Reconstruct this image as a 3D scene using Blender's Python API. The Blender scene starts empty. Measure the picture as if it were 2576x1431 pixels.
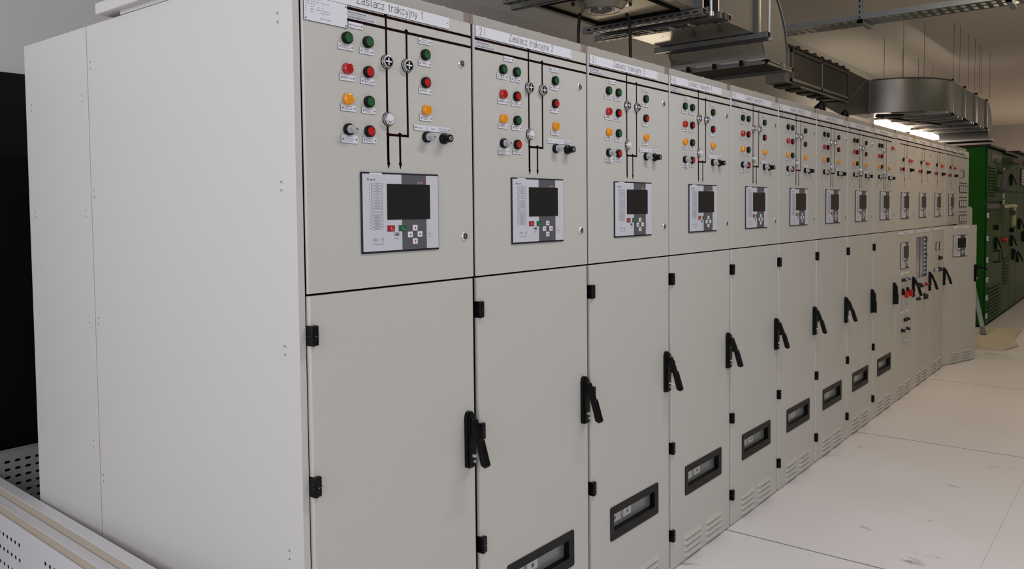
import bpy, bmesh, math, random
from mathutils import Vector, Matrix
random.seed(7)
PI = math.pi
SC = bpy.context.scene
COL = SC.collection

# ------------------------------------------------------------------ materials
def lin(c):
    c = c / 255.0
    return c / 12.92 if c <= 0.04045 else ((c + 0.055) / 1.055) ** 2.4

def mat(name, rgb, rough=0.5, metal=0.0, bump=0.0, bscale=200.0, emit=None, estr=0.0, spec=0.5, mottled=0.0, mscale=4.0, trans=0.0, coat=0.0):
    m = bpy.data.materials.new(name); m.use_nodes = True
    nt = m.node_tree; b = nt.nodes['Principled BSDF']
    col = (lin(rgb[0]), lin(rgb[1]), lin(rgb[2]), 1)
    b.inputs['Base Color'].default_value = col
    b.inputs['Roughness'].default_value = rough
    b.inputs['Metallic'].default_value = metal
    b.inputs['Specular IOR Level'].default_value = spec
    b.inputs['Transmission Weight'].default_value = trans
    b.inputs['Coat Weight'].default_value = coat
    tc = None
    if mottled or bump:
        tc = nt.nodes.new('ShaderNodeTexCoord')
    if mottled:
        n = nt.nodes.new('ShaderNodeTexNoise'); n.inputs['Scale'].default_value = mscale; n.inputs['Detail'].default_value = 5
        nt.links.new(tc.outputs['Object'], n.inputs['Vector'])
        mx = nt.nodes.new('ShaderNodeMixRGB'); mx.blend_type = 'MIX'
        mx.inputs[1].default_value = col
        mx.inputs[2].default_value = tuple(max(0, v * (1 - mottled)) for v in col[:3]) + (1,)
        nt.links.new(n.outputs['Fac'], mx.inputs[0]); nt.links.new(mx.outputs[0], b.inputs['Base Color'])
    if bump:
        n2 = nt.nodes.new('ShaderNodeTexNoise'); n2.inputs['Scale'].default_value = bscale; n2.inputs['Detail'].default_value = 2
        nt.links.new(tc.outputs['Object'], n2.inputs['Vector'])
        bp = nt.nodes.new('ShaderNodeBump'); bp.inputs['Strength'].default_value = bump; bp.inputs['Distance'].default_value = 0.002
        nt.links.new(n2.outputs['Fac'], bp.inputs['Height']); nt.links.new(bp.outputs['Normal'], b.inputs['Normal'])
    if emit:
        b.inputs['Emission Color'].default_value = (emit[0], emit[1], emit[2], 1)
        b.inputs['Emission Strength'].default_value = estr
    return m

M = {}
M['paint'] = mat('grey_powder_coat', (198, 196, 189), 0.42, bump=0.06, bscale=420, spec=0.4)
M['rail'] = mat('roof_rail_zinc', (176, 171, 163), 0.5, bump=0.1, bscale=60, mottled=0.12, mscale=12)
M['primer'] = mat('rusty_primer', (150, 134, 124), 0.7, mottled=0.35, mscale=60)
M['black'] = mat('black_plastic', (6, 6, 8), 0.38, spec=0.22)
M['gasket'] = mat('black_rubber', (7, 7, 8), 0.85, spec=0.1)
M['blacksoft'] = mat('black_frame', (17, 15, 16), 0.5, spec=0.3)
M['steel'] = mat('chrome', (222, 222, 224), 0.28, 0.9)
M['bolt'] = mat('zinc_bolt', (205, 207, 208), 0.35, 0.7)
M['white'] = mat('white_plate', (226, 226, 232), 0.45)
M['ink'] = mat('black_ink', (28, 28, 32), 0.6)
M['inkgrey'] = mat('grey_ink', (96, 98, 106), 0.6)
M['edge'] = mat('plate_edge', (60, 62, 66), 0.6)
M['mimic'] = mat('dark_red_line', (24, 1, 2), 0.7, spec=0.05)
M['green'] = mat('green_button', (30, 92, 46), 0.35)
M['red'] = mat('red_button', (190, 22, 24), 0.35)
M['redlamp'] = mat('red_lens', (176, 16, 24), 0.15, coat=0.6)
M['amber'] = mat('amber_lens', (236, 150, 8), 0.15, coat=0.6)
M['orange'] = mat('orange_lens', (210, 96, 30), 0.2, coat=0.5)
M['clear'] = mat('clear_knob', (176, 176, 180), 0.25)
M['relayface'] = mat('relay_face', (206, 207, 214), 0.4)
M['relayframe'] = mat('relay_frame', (28, 33, 46), 0.5, spec=0.3)
M['relaygrey'] = mat('relay_grey_band', (88, 89, 92), 0.5)
M['screen'] = mat('display_glass', (30, 29, 30), 0.4, spec=0.3)
M['relayred'] = mat('relay_red_key', (170, 14, 32), 0.4)
M['relaygreen'] = mat('relay_green_key', (10, 100, 62), 0.4)
M['arrow'] = mat('key_arrow_red', (190, 50, 50), 0.5)
M['silver'] = mat('satin_inner_plate', (150, 152, 150), 0.35, 0.5)
M['sticker'] = mat('white_sticker', (214, 214, 212), 0.5)
M['sheet'] = mat('white_sheet_metal', (205, 205, 203), 0.4)
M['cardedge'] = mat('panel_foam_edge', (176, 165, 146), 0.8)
M['galv'] = mat('galvanised_steel', (150, 150, 148), 0.34, 0.85, bump=0.05, bscale=8, mottled=0.25, mscale=5)
M['galvpol'] = mat('polished_sheet', (186, 182, 172), 0.2, 0.95, bump=0.35, bscale=5, mottled=0.2, mscale=3)
M['elbow'] = mat('bright_rolled_sheet', (190, 188, 182), 0.16, 1.0, bump=0.25, bscale=4)
M['galvdull'] = mat('dull_zinc_sheet', (118, 118, 116), 0.55, 0.5, mottled=0.2, mscale=6)
M['darkgrey'] = mat('dark_louvre', (70, 69, 66), 0.6, 0.3)
M['darkhole'] = mat('duct_opening', (16, 15, 15), 0.9)
M['cable'] = mat('black_cable', (12, 12, 12), 0.55)
M['wall'] = mat('painted_plaster', (199, 197, 193), 0.85, bump=0.15, bscale=60, mottled=0.05, mscale=1.5)
M['ceil'] = mat('painted_ceiling', (222, 217, 208), 0.9, mottled=0.06, mscale=1.2)
M['door'] = mat('black_door_panel', (7, 7, 10), 0.55, spec=0.15)
M['grn'] = mat('green_paint', (17, 82, 12), 0.5, mottled=0.06, mscale=2, spec=0.15)
M['grndark'] = mat('green_paint_shaded_side', (34, 122, 30), 0.45)
M['chromew'] = mat('pale_hinge', (205, 214, 212), 0.3, 0.3)
M['beige'] = mat('beige_board', (196, 186, 164), 0.32, 0.85, mottled=0.15, mscale=8)
M['card'] = mat('cardboard_sheet', (208, 196, 176), 0.9, mottled=0.2, mscale=5)
M['tube'] = mat('lit_diffuser', (255, 250, 240), 0.4, emit=(1.0, 0.82, 0.66), estr=20)
M['tube2'] = mat('lit_diffuser_warm', (255, 250, 240), 0.4, emit=(1.0, 0.86, 0.68), estr=4)
M['lampbody'] = mat('lamp_housing', (150, 140, 128), 0.5)
M['blueglass'] = mat('bluish_glazing', (92, 112, 140), 0.15, spec=0.8)
M['bluedark'] = mat('blue_device', (44, 58, 84), 0.4)
M['blueknob'] = mat('blue_knob', (36, 70, 120), 0.4)
M['frame'] = mat('window_frame_white', (215, 215, 214), 0.5)
M['perf'] = mat('perforated_zinc', (168, 166, 162), 0.5, 0.3)
M['strut'] = mat('zinc_strut', (150, 160, 166), 0.45, 0.6)
M['bluebag'] = mat('grey_glove', (88, 92, 92), 0.8)
M['cream'] = mat('cream_pipe', (196, 194, 150), 0.5)
M['paper'] = mat('notice_paper', (210, 208, 200), 0.7)
M['skin'] = M['paper']

def floor_material():
    m = bpy.data.materials.new('white_floor_sheeting'); m.use_nodes = True
    nt = m.node_tree; N = nt.nodes; L = nt.links; b = N['Principled BSDF']
    tc = N.new('ShaderNodeTexCoord'); sep = N.new('ShaderNodeSeparateXYZ'); L.new(tc.outputs['Object'], sep.inputs[0])
    base = (lin(236), lin(234), lin(234), 1)
    n1 = N.new('ShaderNodeTexNoise'); n1.inputs['Scale'].default_value = 1.3; n1.inputs['Detail'].default_value = 6
    L.new(tc.outputs['Object'], n1.inputs['Vector'])
    mx1 = N.new('ShaderNodeMixRGB'); mx1.inputs[1].default_value = base; mx1.inputs[2].default_value = (lin(220), lin(216), lin(213), 1)
    L.new(n1.outputs['Fac'], mx1.inputs[0])
    # scuffs: stretched thresholded noise
    mp = N.new('ShaderNodeMapping'); mp.inputs['Scale'].default_value = (7, 3.2, 1); mp.inputs['Rotation'].default_value = (0, 0, 0.5)
    L.new(tc.outputs['Object'], mp.inputs['Vector'])
    n2 = N.new('ShaderNodeTexNoise'); n2.inputs['Scale'].default_value = 1.0; n2.inputs['Detail'].default_value = 8; n2.inputs['Roughness'].default_value = 0.7
    L.new(mp.outputs[0], n2.inputs['Vector'])
    r = N.new('ShaderNodeValToRGB'); r.color_ramp.elements[0].position = 0.625; r.color_ramp.elements[1].position = 0.72
    L.new(n2.outputs['Fac'], r.inputs[0])
    sc = N.new('ShaderNodeMath'); sc.operation = 'MULTIPLY'; sc.inputs[1].default_value = 0.7; L.new(r.outputs[0], sc.inputs[0])
    mx2 = N.new('ShaderNodeMixRGB'); mx2.inputs[2].default_value = (lin(70), lin(60), lin(52), 1)
    L.new(sc.outputs[0], mx2.inputs[0]); L.new(mx1.outputs[0], mx2.inputs[1])
    # seams every 2.07 m in x, offset 0.27
    a = N.new('ShaderNodeMath'); a.operation = 'SUBTRACT'; a.inputs[1].default_value = 0.27 - 2.07 * 5; L.new(sep.outputs['X'], a.inputs[0])
    md = N.new('ShaderNodeMath'); md.operation = 'MODULO'; md.inputs[1].default_value = 2.07; L.new(a.outputs[0], md.inputs[0])
    lt = N.new('ShaderNodeMath'); lt.operation = 'LESS_THAN'; lt.inputs[1].default_value = 0.009; L.new(md.outputs[0], lt.inputs[0])
    a2 = N.new('ShaderNodeMath'); a2.operation = 'ADD'; a2.inputs[1].default_value = 1.25 * 20 + 1.0; L.new(sep.outputs['Y'], a2.inputs[0])
    md2 = N.new('ShaderNodeMath'); md2.operation = 'MODULO'; md2.inputs[1].default_value = 1.25; L.new(a2.outputs[0], md2.inputs[0])
    lt2 = N.new('ShaderNodeMath'); lt2.operation = 'LESS_THAN'; lt2.inputs[1].default_value = 0.004; L.new(md2.outputs[0], lt2.inputs[0])
    sm = N.new('ShaderNodeMath'); sm.operation = 'MULTIPLY'; sm.inputs[1].default_value = 0.35; L.new(lt2.outputs[0], sm.inputs[0])
    mxx = N.new('ShaderNodeMath'); mxx.operation = 'MAXIMUM'; L.new(lt.outputs[0], mxx.inputs[0]); L.new(sm.outputs[0], mxx.inputs[1])
    sm2 = N.new('ShaderNodeMath'); sm2.operation = 'MULTIPLY'; sm2.inputs[1].default_value = 0.8; L.new(mxx.outputs[0], sm2.inputs[0])
    mx3 = N.new('ShaderNodeMixRGB'); mx3.inputs[2].default_value = (lin(70), lin(66), lin(64), 1)
    L.new(sm2.outputs[0], mx3.inputs[0]); L.new(mx2.outputs[0], mx3.inputs[1])
    L.new(mx3.outputs[0], b.inputs['Base Color'])
    b.inputs['Roughness'].default_value = 0.42; b.inputs['Specular IOR Level'].default_value = 0.35
    return m
M['floor'] = floor_material()

# ------------------------------------------------------------------ mesh builder
class MB:
    def __init__(s): s.v = []; s.f = []; s.m = []; s.mats = []; s.sm = []
    def mi(s, name):
        if name not in s.mats: s.mats.append(name)
        return s.mats.index(name)
    def face(s, pts, mt, smooth=False):
        k = len(s.v); s.v += [tuple(p) for p in pts]; s.f.append(tuple(range(k, k + len(pts)))); s.m.append(s.mi(mt)); s.sm.append(smooth)
    def add(s, verts, faces, mt, smooth=False):
        k = len(s.v); s.v += [tuple(p) for p in verts]; i = s.mi(mt)
        for f in faces: s.f.append(tuple(k + a for a in f)); s.m.append(i); s.sm.append(smooth)
    def box(s, x0, x1, y0, y1, z0, z1, mt, b=0.0, front=None):
        if b <= 0:
            v = [(x0, y0, z0), (x1, y0, z0), (x1, y1, z0), (x0, y1, z0), (x0, y0, z1), (x1, y0, z1), (x1, y1, z1), (x0, y1, z1)]
            f = [(3, 2, 1, 0), (4, 5, 6, 7), (0, 1, 5, 4), (1, 2, 6, 5), (2, 3, 7, 6), (3, 0, 4, 7)]
            k = len(s.v); s.v += v
            for q, a in enumerate(f):
                s.f.append(tuple(k + i for i in a)); s.m.append(s.mi(front if (front and q == 2) else mt)); s.sm.append(False)
            return
        bm = bmesh.new(); bmesh.ops.create_cube(bm, size=1.0)
        for v in bm.verts: v.co = Vector(((x0 + x1) / 2 + v.co.x * (x1 - x0), (y0 + y1) / 2 + v.co.y * (y1 - y0), (z0 + z1) / 2 + v.co.z * (z1 - z0)))
        bmesh.ops.bevel(bm, geom=bm.edges[:], offset=b, segments=2, affect='EDGES', profile=0.5)
        s.add([v.co[:] for v in bm.verts], [[v.index for v in f.verts] for f in bm.faces], mt); bm.free()
    def prism(s, poly, axis, a0, a1, mt, smooth=False, cap0=None, cap1=None, caps=True):
        # poly: 2-D points; axis 'x','y','z' = extrusion axis; order of the 2 coords: x->(y,z) y->(x,z) z->(x,y)
        def P(p, a): return {'x': (a, p[0], p[1]), 'y': (p[0], a, p[1]), 'z': (p[0], p[1], a)}[axis]
        n = len(poly); k = len(s.v)
        s.v += [P(p, a0) for p in poly] + [P(p, a1) for p in poly]
        for i in range(n):
            j = (i + 1) % n; s.f.append((k + i, k + j, k + n + j, k + n + i)); s.m.append(s.mi(mt)); s.sm.append(smooth)
        if caps:
            s.f.append(tuple(k + i for i in range(n))[::-1]); s.m.append(s.mi(cap0 or mt)); s.sm.append(False)
            s.f.append(tuple(k + n + i for i in range(n))); s.m.append(s.mi(cap1 or mt)); s.sm.append(False)
    def lathe(s, prof, c, axis='y', seg=20, cap=True, smooth=True):
        # prof: [(r, a, material of the band that ends here)]
        def P(r, a, t):
            u, w = r * math.cos(t), r * math.sin(t)
            return {'y': (c[0] + u, c[1] + a, c[2] + w), 'z': (c[0] + u, c[1] + w, c[2] + a), 'x': (c[0] + a, c[1] + u, c[2] + w)}[axis]
        for q in range(len(prof) - 1):
            r0, a0, _ = prof[q]; r1, a1, mt = prof[q + 1]; k = len(s.v)
            s.v += [P(r0, a0, 2 * PI * i / seg) for i in range(seg)] + [P(r1, a1, 2 * PI * i / seg) for i in range(seg)]
            for i in range(seg):
                j = (i + 1) % seg; s.f.append((k + i, k + j, k + seg + j, k + seg + i)); s.m.append(s.mi(mt)); s.sm.append(smooth)
        if cap:
            r, a, mt = prof[-1]; k = len(s.v); s.v += [P(r, a, 2 * PI * i / seg) for i in range(seg)]
            s.f.append(tuple(range(k, k + seg))); s.m.append(s.mi(mt)); s.sm.append(False)
    def bar(s, p, q, w, h, mt, up=(0, 0, 1)):
        p = Vector(p); q = Vector(q); d = (q - p).normalized(); u = Vector(up)
        a = d.cross(u)
        if a.length < 1e-6: a = d.cross(Vector((0, 1, 0)))
        a.normalize(); u = a.cross(d).normalized()
        v = []
        for o in (p, q):
            for sx, sz in ((-1, -1), (1, -1), (1, 1), (-1, 1)): v.append((o + a * (sx * w / 2) + u * (sz * h / 2))[:])
        s.add(v, [(0, 1, 2, 3), (7, 6, 5, 4), (0, 4, 5, 1), (1, 5, 6, 2), (2, 6, 7, 3), (3, 7, 4, 0)], mt)
    def tube(s, pts, r, mt, seg=8):
        pts = [Vector(p) for p in pts]; rings = []
        k = len(s.v); prev = None
        for i, p in enumerate(pts):
            d = (pts[min(i + 1, len(pts) - 1)] - pts[max(i - 1, 0)]).normalized()
            ref = prev if prev is not None else (Vector((0, 0, 1)) if abs(d.z) < 0.9 else Vector((1, 0, 0)))
            a = (ref - d * ref.dot(d)); a.normalize(); b = d.cross(a); prev = a
            for j in range(seg):
                t = 2 * PI * j / seg; s.v.append((p + a * (r * math.cos(t)) + b * (r * math.sin(t)))[:])
        for i in range(len(pts) - 1):
            for j in range(seg):
                j2 = (j + 1) % seg; s.f.append((k + i * seg + j, k + i * seg + j2, k + (i + 1) * seg + j2, k + (i + 1) * seg + j)); s.m.append(s.mi(mt)); s.sm.append(True)
        for e in (0, len(pts) - 1):
            s.f.append(tuple(k + e * seg + j for j in range(seg))); s.m.append(s.mi(mt)); s.sm.append(False)
    def text(s, string, x, z, y, mt, h=None, w=None, align='l', plane='y'):
        vs, fs, tw, th = text_geo(string)
        sz = (h or 0.01) / th
        sx = (w / tw) if w else sz
        if align == 'c': x -= tw * sx / 2
        s.add([(x + a * sx, y, z + b * sz) for a, b in vs], fs, mt)
    def mesh(s, name):
        me = bpy.data.meshes.new(name); me.from_pydata(s.v, [], s.f)
        for n in s.mats: me.materials.append(M[n])
        me.polygons.foreach_set('material_index', s.m); me.polygons.foreach_set('use_smooth', s.sm)
        me.update()
        bm = bmesh.new(); bm.from_mesh(me); bmesh.ops.recalc_face_normals(bm, faces=bm.faces[:]) if s.fixn else None
        if s.fixn: bm.to_mesh(me)
        bm.free()
        return me
    fixn = False
    def build(s, name, parent=None, loc=(0, 0, 0), rot=(0, 0, 0)):
        s.fixn = True
        return link(name, s.mesh(name), parent, loc, rot)

STROKES = {
 'Z': (.50, [[(0, 1), (.5, 1), (0, 0), (.5, 0)]]), 'a': (.40, [[(.04, .58), (.12, .68), (.32, .68), (.4, .58), (.4, 0)], [(.4, .42), (.1, .38), (0, .28), (0, .1), (.08, 0), (.28, 0), (.4, .12)]]),
 's': (.38, [[(.38, .58), (.30, .68), (.1, .68), (.01, .6), (.01, .46), (.1, .38), (.30, .32), (.38, .24), (.38, .08), (.30, 0), (.08, 0), (0, .10)]]), 'i': (.02, [[(.01, 0), (.01, .68)], [(.01, .86), (.01, .93)]]),
 'l': (.12, [[(0, 1), (0, .1), (.05, 0), (.12, 0)]]), 'c': (.38, [[(.38, .54), (.30, .68), (.1, .68), (0, .56), (0, .12), (.1, 0), (.30, 0), (.38, .14)]]), 'z': (.38, [[(0, .68), (.38, .68), (0, 0), (.38, 0)]]),
 't': (.26, [[(.10, .92), (.10, .1), (.17, 0), (.26, 0)], [(0, .68), (.24, .68)]]), 'r': (.26, [[(0, 0), (0, .68)], [(0, .48), (.12, .66), (.26, .66)]]), 'k': (.36, [[(0, 0), (0, 1)], [(.34, .68), (0, .28)], [(.12, .42), (.36, 0)]]),
 'y': (.38, [[(0, .68), (.19, .02)], [(.38, .68), (.12, -.26), (.03, -.28)]]), 'j': (.10, [[(.10, .68), (.10, -.18), (.03, -.28), (-.04, -.26)], [(.10, .86), (.10, .93)]]), 'n': (.38, [[(0, 0), (0, .68)], [(0, .5), (.12, .68), (.28, .68), (.38, .56), (.38, 0)]]),
 '1': (.18, [[(0, .80), (.18, 1), (.18, 0)]]), '2': (.42, [[(0, .80), (.04, .94), (.14, 1), (.28, 1), (.39, .93), (.41, .75), (.34, .53), (0, 0), (.42, 0)]]),
 '3': (.42, [[(0, .86), (.08, 1), (.32, 1), (.42, .88), (.42, .65), (.3, .53), (.16, .53)], [(.3, .53), (.42, .42), (.42, .12), (.32, 0), (.08, 0), (0, .14)]]), '4': (.44, [[(.30, 0), (.30, 1), (0, .27), (.44, .27)]]),
 '5': (.42, [[(.40, 1), (.05, 1), (.02, .56), (.28, .60), (.40, .50), (.42, .15), (.3, 0), (.08, 0), (0, .12)]]), '6': (.42, [[(.36, 1), (.1, .64), (0, .34), (0, .12), (.1, 0), (.32, 0), (.42, .12), (.42, .38), (.32, .52), (.1, .52)]]),
 '7': (.42, [[(0, 1), (.42, 1), (.14, 0)]]), '8': (.42, [[(.12, .53), (.02, .64), (.02, .88), (.12, 1), (.30, 1), (.40, .88), (.40, .64), (.30, .53), (.12, .53), (0, .40), (0, .12), (.12, 0), (.30, 0), (.42, .12), (.42, .40), (.30, .53)]]), ' ': (.28, [])}
def engraved(b, string, x, z, y, h, w=None, t=0.0013, mt='ink'):
    adv = 0; pl = []
    for ch in string:
        cw, ss = STROKES[ch]
        for q in ss: pl.append([(adv + px, pz) for px, pz in q])
        adv += cw + .17
    adv -= .17; sx = (w / adv) if w else h
    for q in pl:
        P = [(x + px * sx, z + pz * h) for px, pz in q]
        for k in range(len(P) - 1):
            (ax, az), (cx_, cz_) = P[k], P[k + 1]; dx, dz = cx_ - ax, cz_ - az; L_ = math.hypot(dx, dz); ux, uz = dx / L_ * t * .4, dz / L_ * t * .4; nx, nz = -dz / L_ * t / 2, dx / L_ * t / 2
            b.face([(ax - ux + nx, y, az - uz + nz), (cx_ + ux + nx, y, cz_ + uz + nz), (cx_ + ux - nx, y, cz_ + uz - nz), (ax - ux - nx, y, az - uz - nz)], mt)
_T = {}
def text_geo(string):
    if string in _T: return _T[string]
    c = bpy.data.curves.new('lettering', 'FONT'); c.body = string; c.size = 1.0; c.resolution_u = 2
    o = bpy.data.objects.new('lettering', c); COL.objects.link(o)
    dg = bpy.context.evaluated_depsgraph_get(); dg.update()
    me = bpy.data.meshes.new_from_object(o.evaluated_get(dg))
    vs = [(v.co.x, v.co.y) for v in me.vertices]; fs = [tuple(p.vertices) for p in me.polygons]
    COL.objects.unlink(o); bpy.data.objects.remove(o); bpy.data.curves.remove(c); bpy.data.meshes.remove(me)
    x0 = min(a for a, b in vs); x1 = max(a for a, b in vs)
    _T[string] = ([(a - x0, b) for a, b in vs], fs, max(x1 - x0, 1e-3), 0.72)
    return _T[string]

def link(name, me, parent=None, loc=(0, 0, 0), rot=(0, 0, 0)):
    o = bpy.data.objects.new(name, me); COL.objects.link(o)
    o.parent = parent; o.location = loc; o.rotation_euler = rot
    return o
def tag(o, label=None, cat=None, group=None, kind=None):
    if label: o['label'] = label
    if cat: o['category'] = cat
    if group: o['group'] = group
    if kind: o['kind'] = kind
    return o
def thing(name, label, cat, loc=(0, 0, 0), rz=0, group=None):
    o = link(name, None, None, loc, (0, 0, rz)); return tag(o, label, cat, group)
_C = {}
def shared(key, fn, name):
    if key not in _C:
        b = MB(); fn(b); b.fixn = True; _C[key] = b.mesh(name)
    return _C[key]

# ------------------------------------------------------------------ small control parts (local: centre at origin, panel plane y=0, out is -y)
def button(col):
    def f(b):
        b.lathe([(0.0147, 0, 'black'), (0.0147, -0.0085, 'black'), (0.0135, -0.0108, 'black'), (0.0112, -0.0112, 'black'), (0.0104, -0.0098, col)], (0, 0, 0), seg=24)
    return f
def lamp(col):
    def f(b):
        b.lathe([(0.0145, 0, 'black'), (0.0145, -0.0015, 'black'), (0.0140, -0.0020, col), (0.0136, -0.0095, col), (0.0118, -0.0125, col), (0.0105, -0.0130, col), (0.0098, -0.0122, col)], (0, 0, 0), seg=24)
    return f
def selector(b):
    b.lathe([(0.0147, 0, 'black'), (0.0147, -0.009, 'black'), (0.0125, -0.011, 'black')], (0, 0, 0), seg=24)
    b.lathe([(0.0108, -0.011, 'clear'), (0.0100, -0.0165, 'clear')], (0, 0, 0), seg=20)
    c, s_ = math.cos(-0.6), math.sin(-0.6)
    def R(x, z): return (x * c - z * s_, x * s_ + z * c)
    poly = [R(-0.010, -0.0045), R(0.009, -0.005), R(0.0165, 0), R(0.009, 0.005), R(-0.010, 0.0045)]
    b.prism(poly, 'y', -0.027, -0.016, 'clear')
    poly = [R(0.002, 0.0052), R(0.009, 0.0054), R(0.0105, 0.003), R(0.002, 0.003)]
    b.prism(poly, 'y', -0.0275, -0.0265, 'ink')
def keyswitch(b):
    b.lathe([(0.0147, 0, 'black'), (0.0147, -0.009, 'black'), (0.0115, -0.0115, 'black'), (0.0105, -0.030, 'black'), (0.0098, -0.0315, 'black')], (0, 0, 0), seg=24)
    b.lathe([(0.0068, -0.0314, 'steel'), (0.0064, -0.0322, 'steel')], (0, 0, 0), seg=18)
    b.box(-0.0008, 0.0008, -0.0326, -0.0322, -0.004, 0.004, 'ink')
def indicator(kind):
    def f(b):
        b.lathe([(0.0190, 0, 'steel'), (0.0190, -0.0028, 'steel'), (0.0174, -0.0034, 'black'), (0.0174, -0.0050, 'black'), (0.0180, -0.0054, 'steel'), (0.0174, -0.0078, 'steel'),
                 (0.0150, -0.0084, 'black'), (0.0160, -0.0090, 'steel'), (0.0150, -0.0125, 'steel'), (0.0128, -0.0130, 'steel'), (0.0124, -0.0122, 'black' if kind == 'x' else 'white')], (0, 0, 0), seg=28)
        if kind == 'x':
            b.box(-0.0018, 0.0018, -0.0128, -0.0123, -0.0098, 0.0098, 'white'); b.box(-0.0098, 0.0098, -0.01285, -0.01235, -0.0018, 0.0018, 'white')
        else:
            pts = [(0.0062 * math.cos(t), -0.0020 + 0.0062 * math.sin(t)) for t in [PI * (1.08 + 0.84 * i / 8) for i in range(9)]]
            for p, q in zip(pts, pts[1:]): b.bar((p[0], -0.0126, p[1]), (q[0], -0.0126, q[1]), 0.0006, 0.0014, 'ink', up=(q[1] - p[1], 0, -(q[0] - p[0])))
            b.box(-0.0008, 0.0008, -0.0128, -0.0123, -0.0110, -0.0080, 'ink')
    return f
def lock(b):
    b.lathe([(0.0125, 0, 'steel'), (0.0125, -0.002, 'steel'), (0.0100, -0.0045, 'steel'), (0.0078, -0.005, 'steel'), (0.0074, -0.003, 'ink')], (0, 0, 0), seg=24)
    b.lathe([(0.0036, -0.003, 'steel'), (0.0034, -0.0062, 'steel')], (0, 0, 0), seg=12)
    b.box(-0.0012, 0.0012, -0.0060, -0.0030, -0.0055, 0.0055, 'steel')

def plate(w, h, lines, screws=True, txt=0.0042, col='inkgrey', seps=()):
    # local origin bottom-left
    def f(b):
        b.box(-0.0006, w + 0.0002, -0.0012, 0.0, -0.0006, h, 'edge')
        b.box(0, w, -0.0018, -0.0004, 0, h, 'white')
        n = len(lines)
        for i, t in enumerate(lines):
            if not t: continue
            z = h - (i + 1) * h / (n + 0.35) + (h / (n + 0.35) - txt) / 2 + 0.0002 if n > 1 else (h - txt) / 2
            tw = text_geo(t)[2] * txt / 0.72
            tw = min(tw, w * (0.62 if screws else 0.92))
            b.text(t, w / 2, z, -0.0020, col, h=txt, w=tw, align='c')
        for sx in seps: b.box(sx - 0.0003, sx + 0.0003, -0.0021, -0.0018, 0.001, h - 0.001, 'inkgrey')
        if screws:
            for x in (0.0055, w - 0.0045): b.lathe([(0.0022, -0.0018, 'steel'), (0.0019, -0.0028, 'inkgrey')], (x, 0, h * 0.48), seg=10)
    return f

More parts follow.
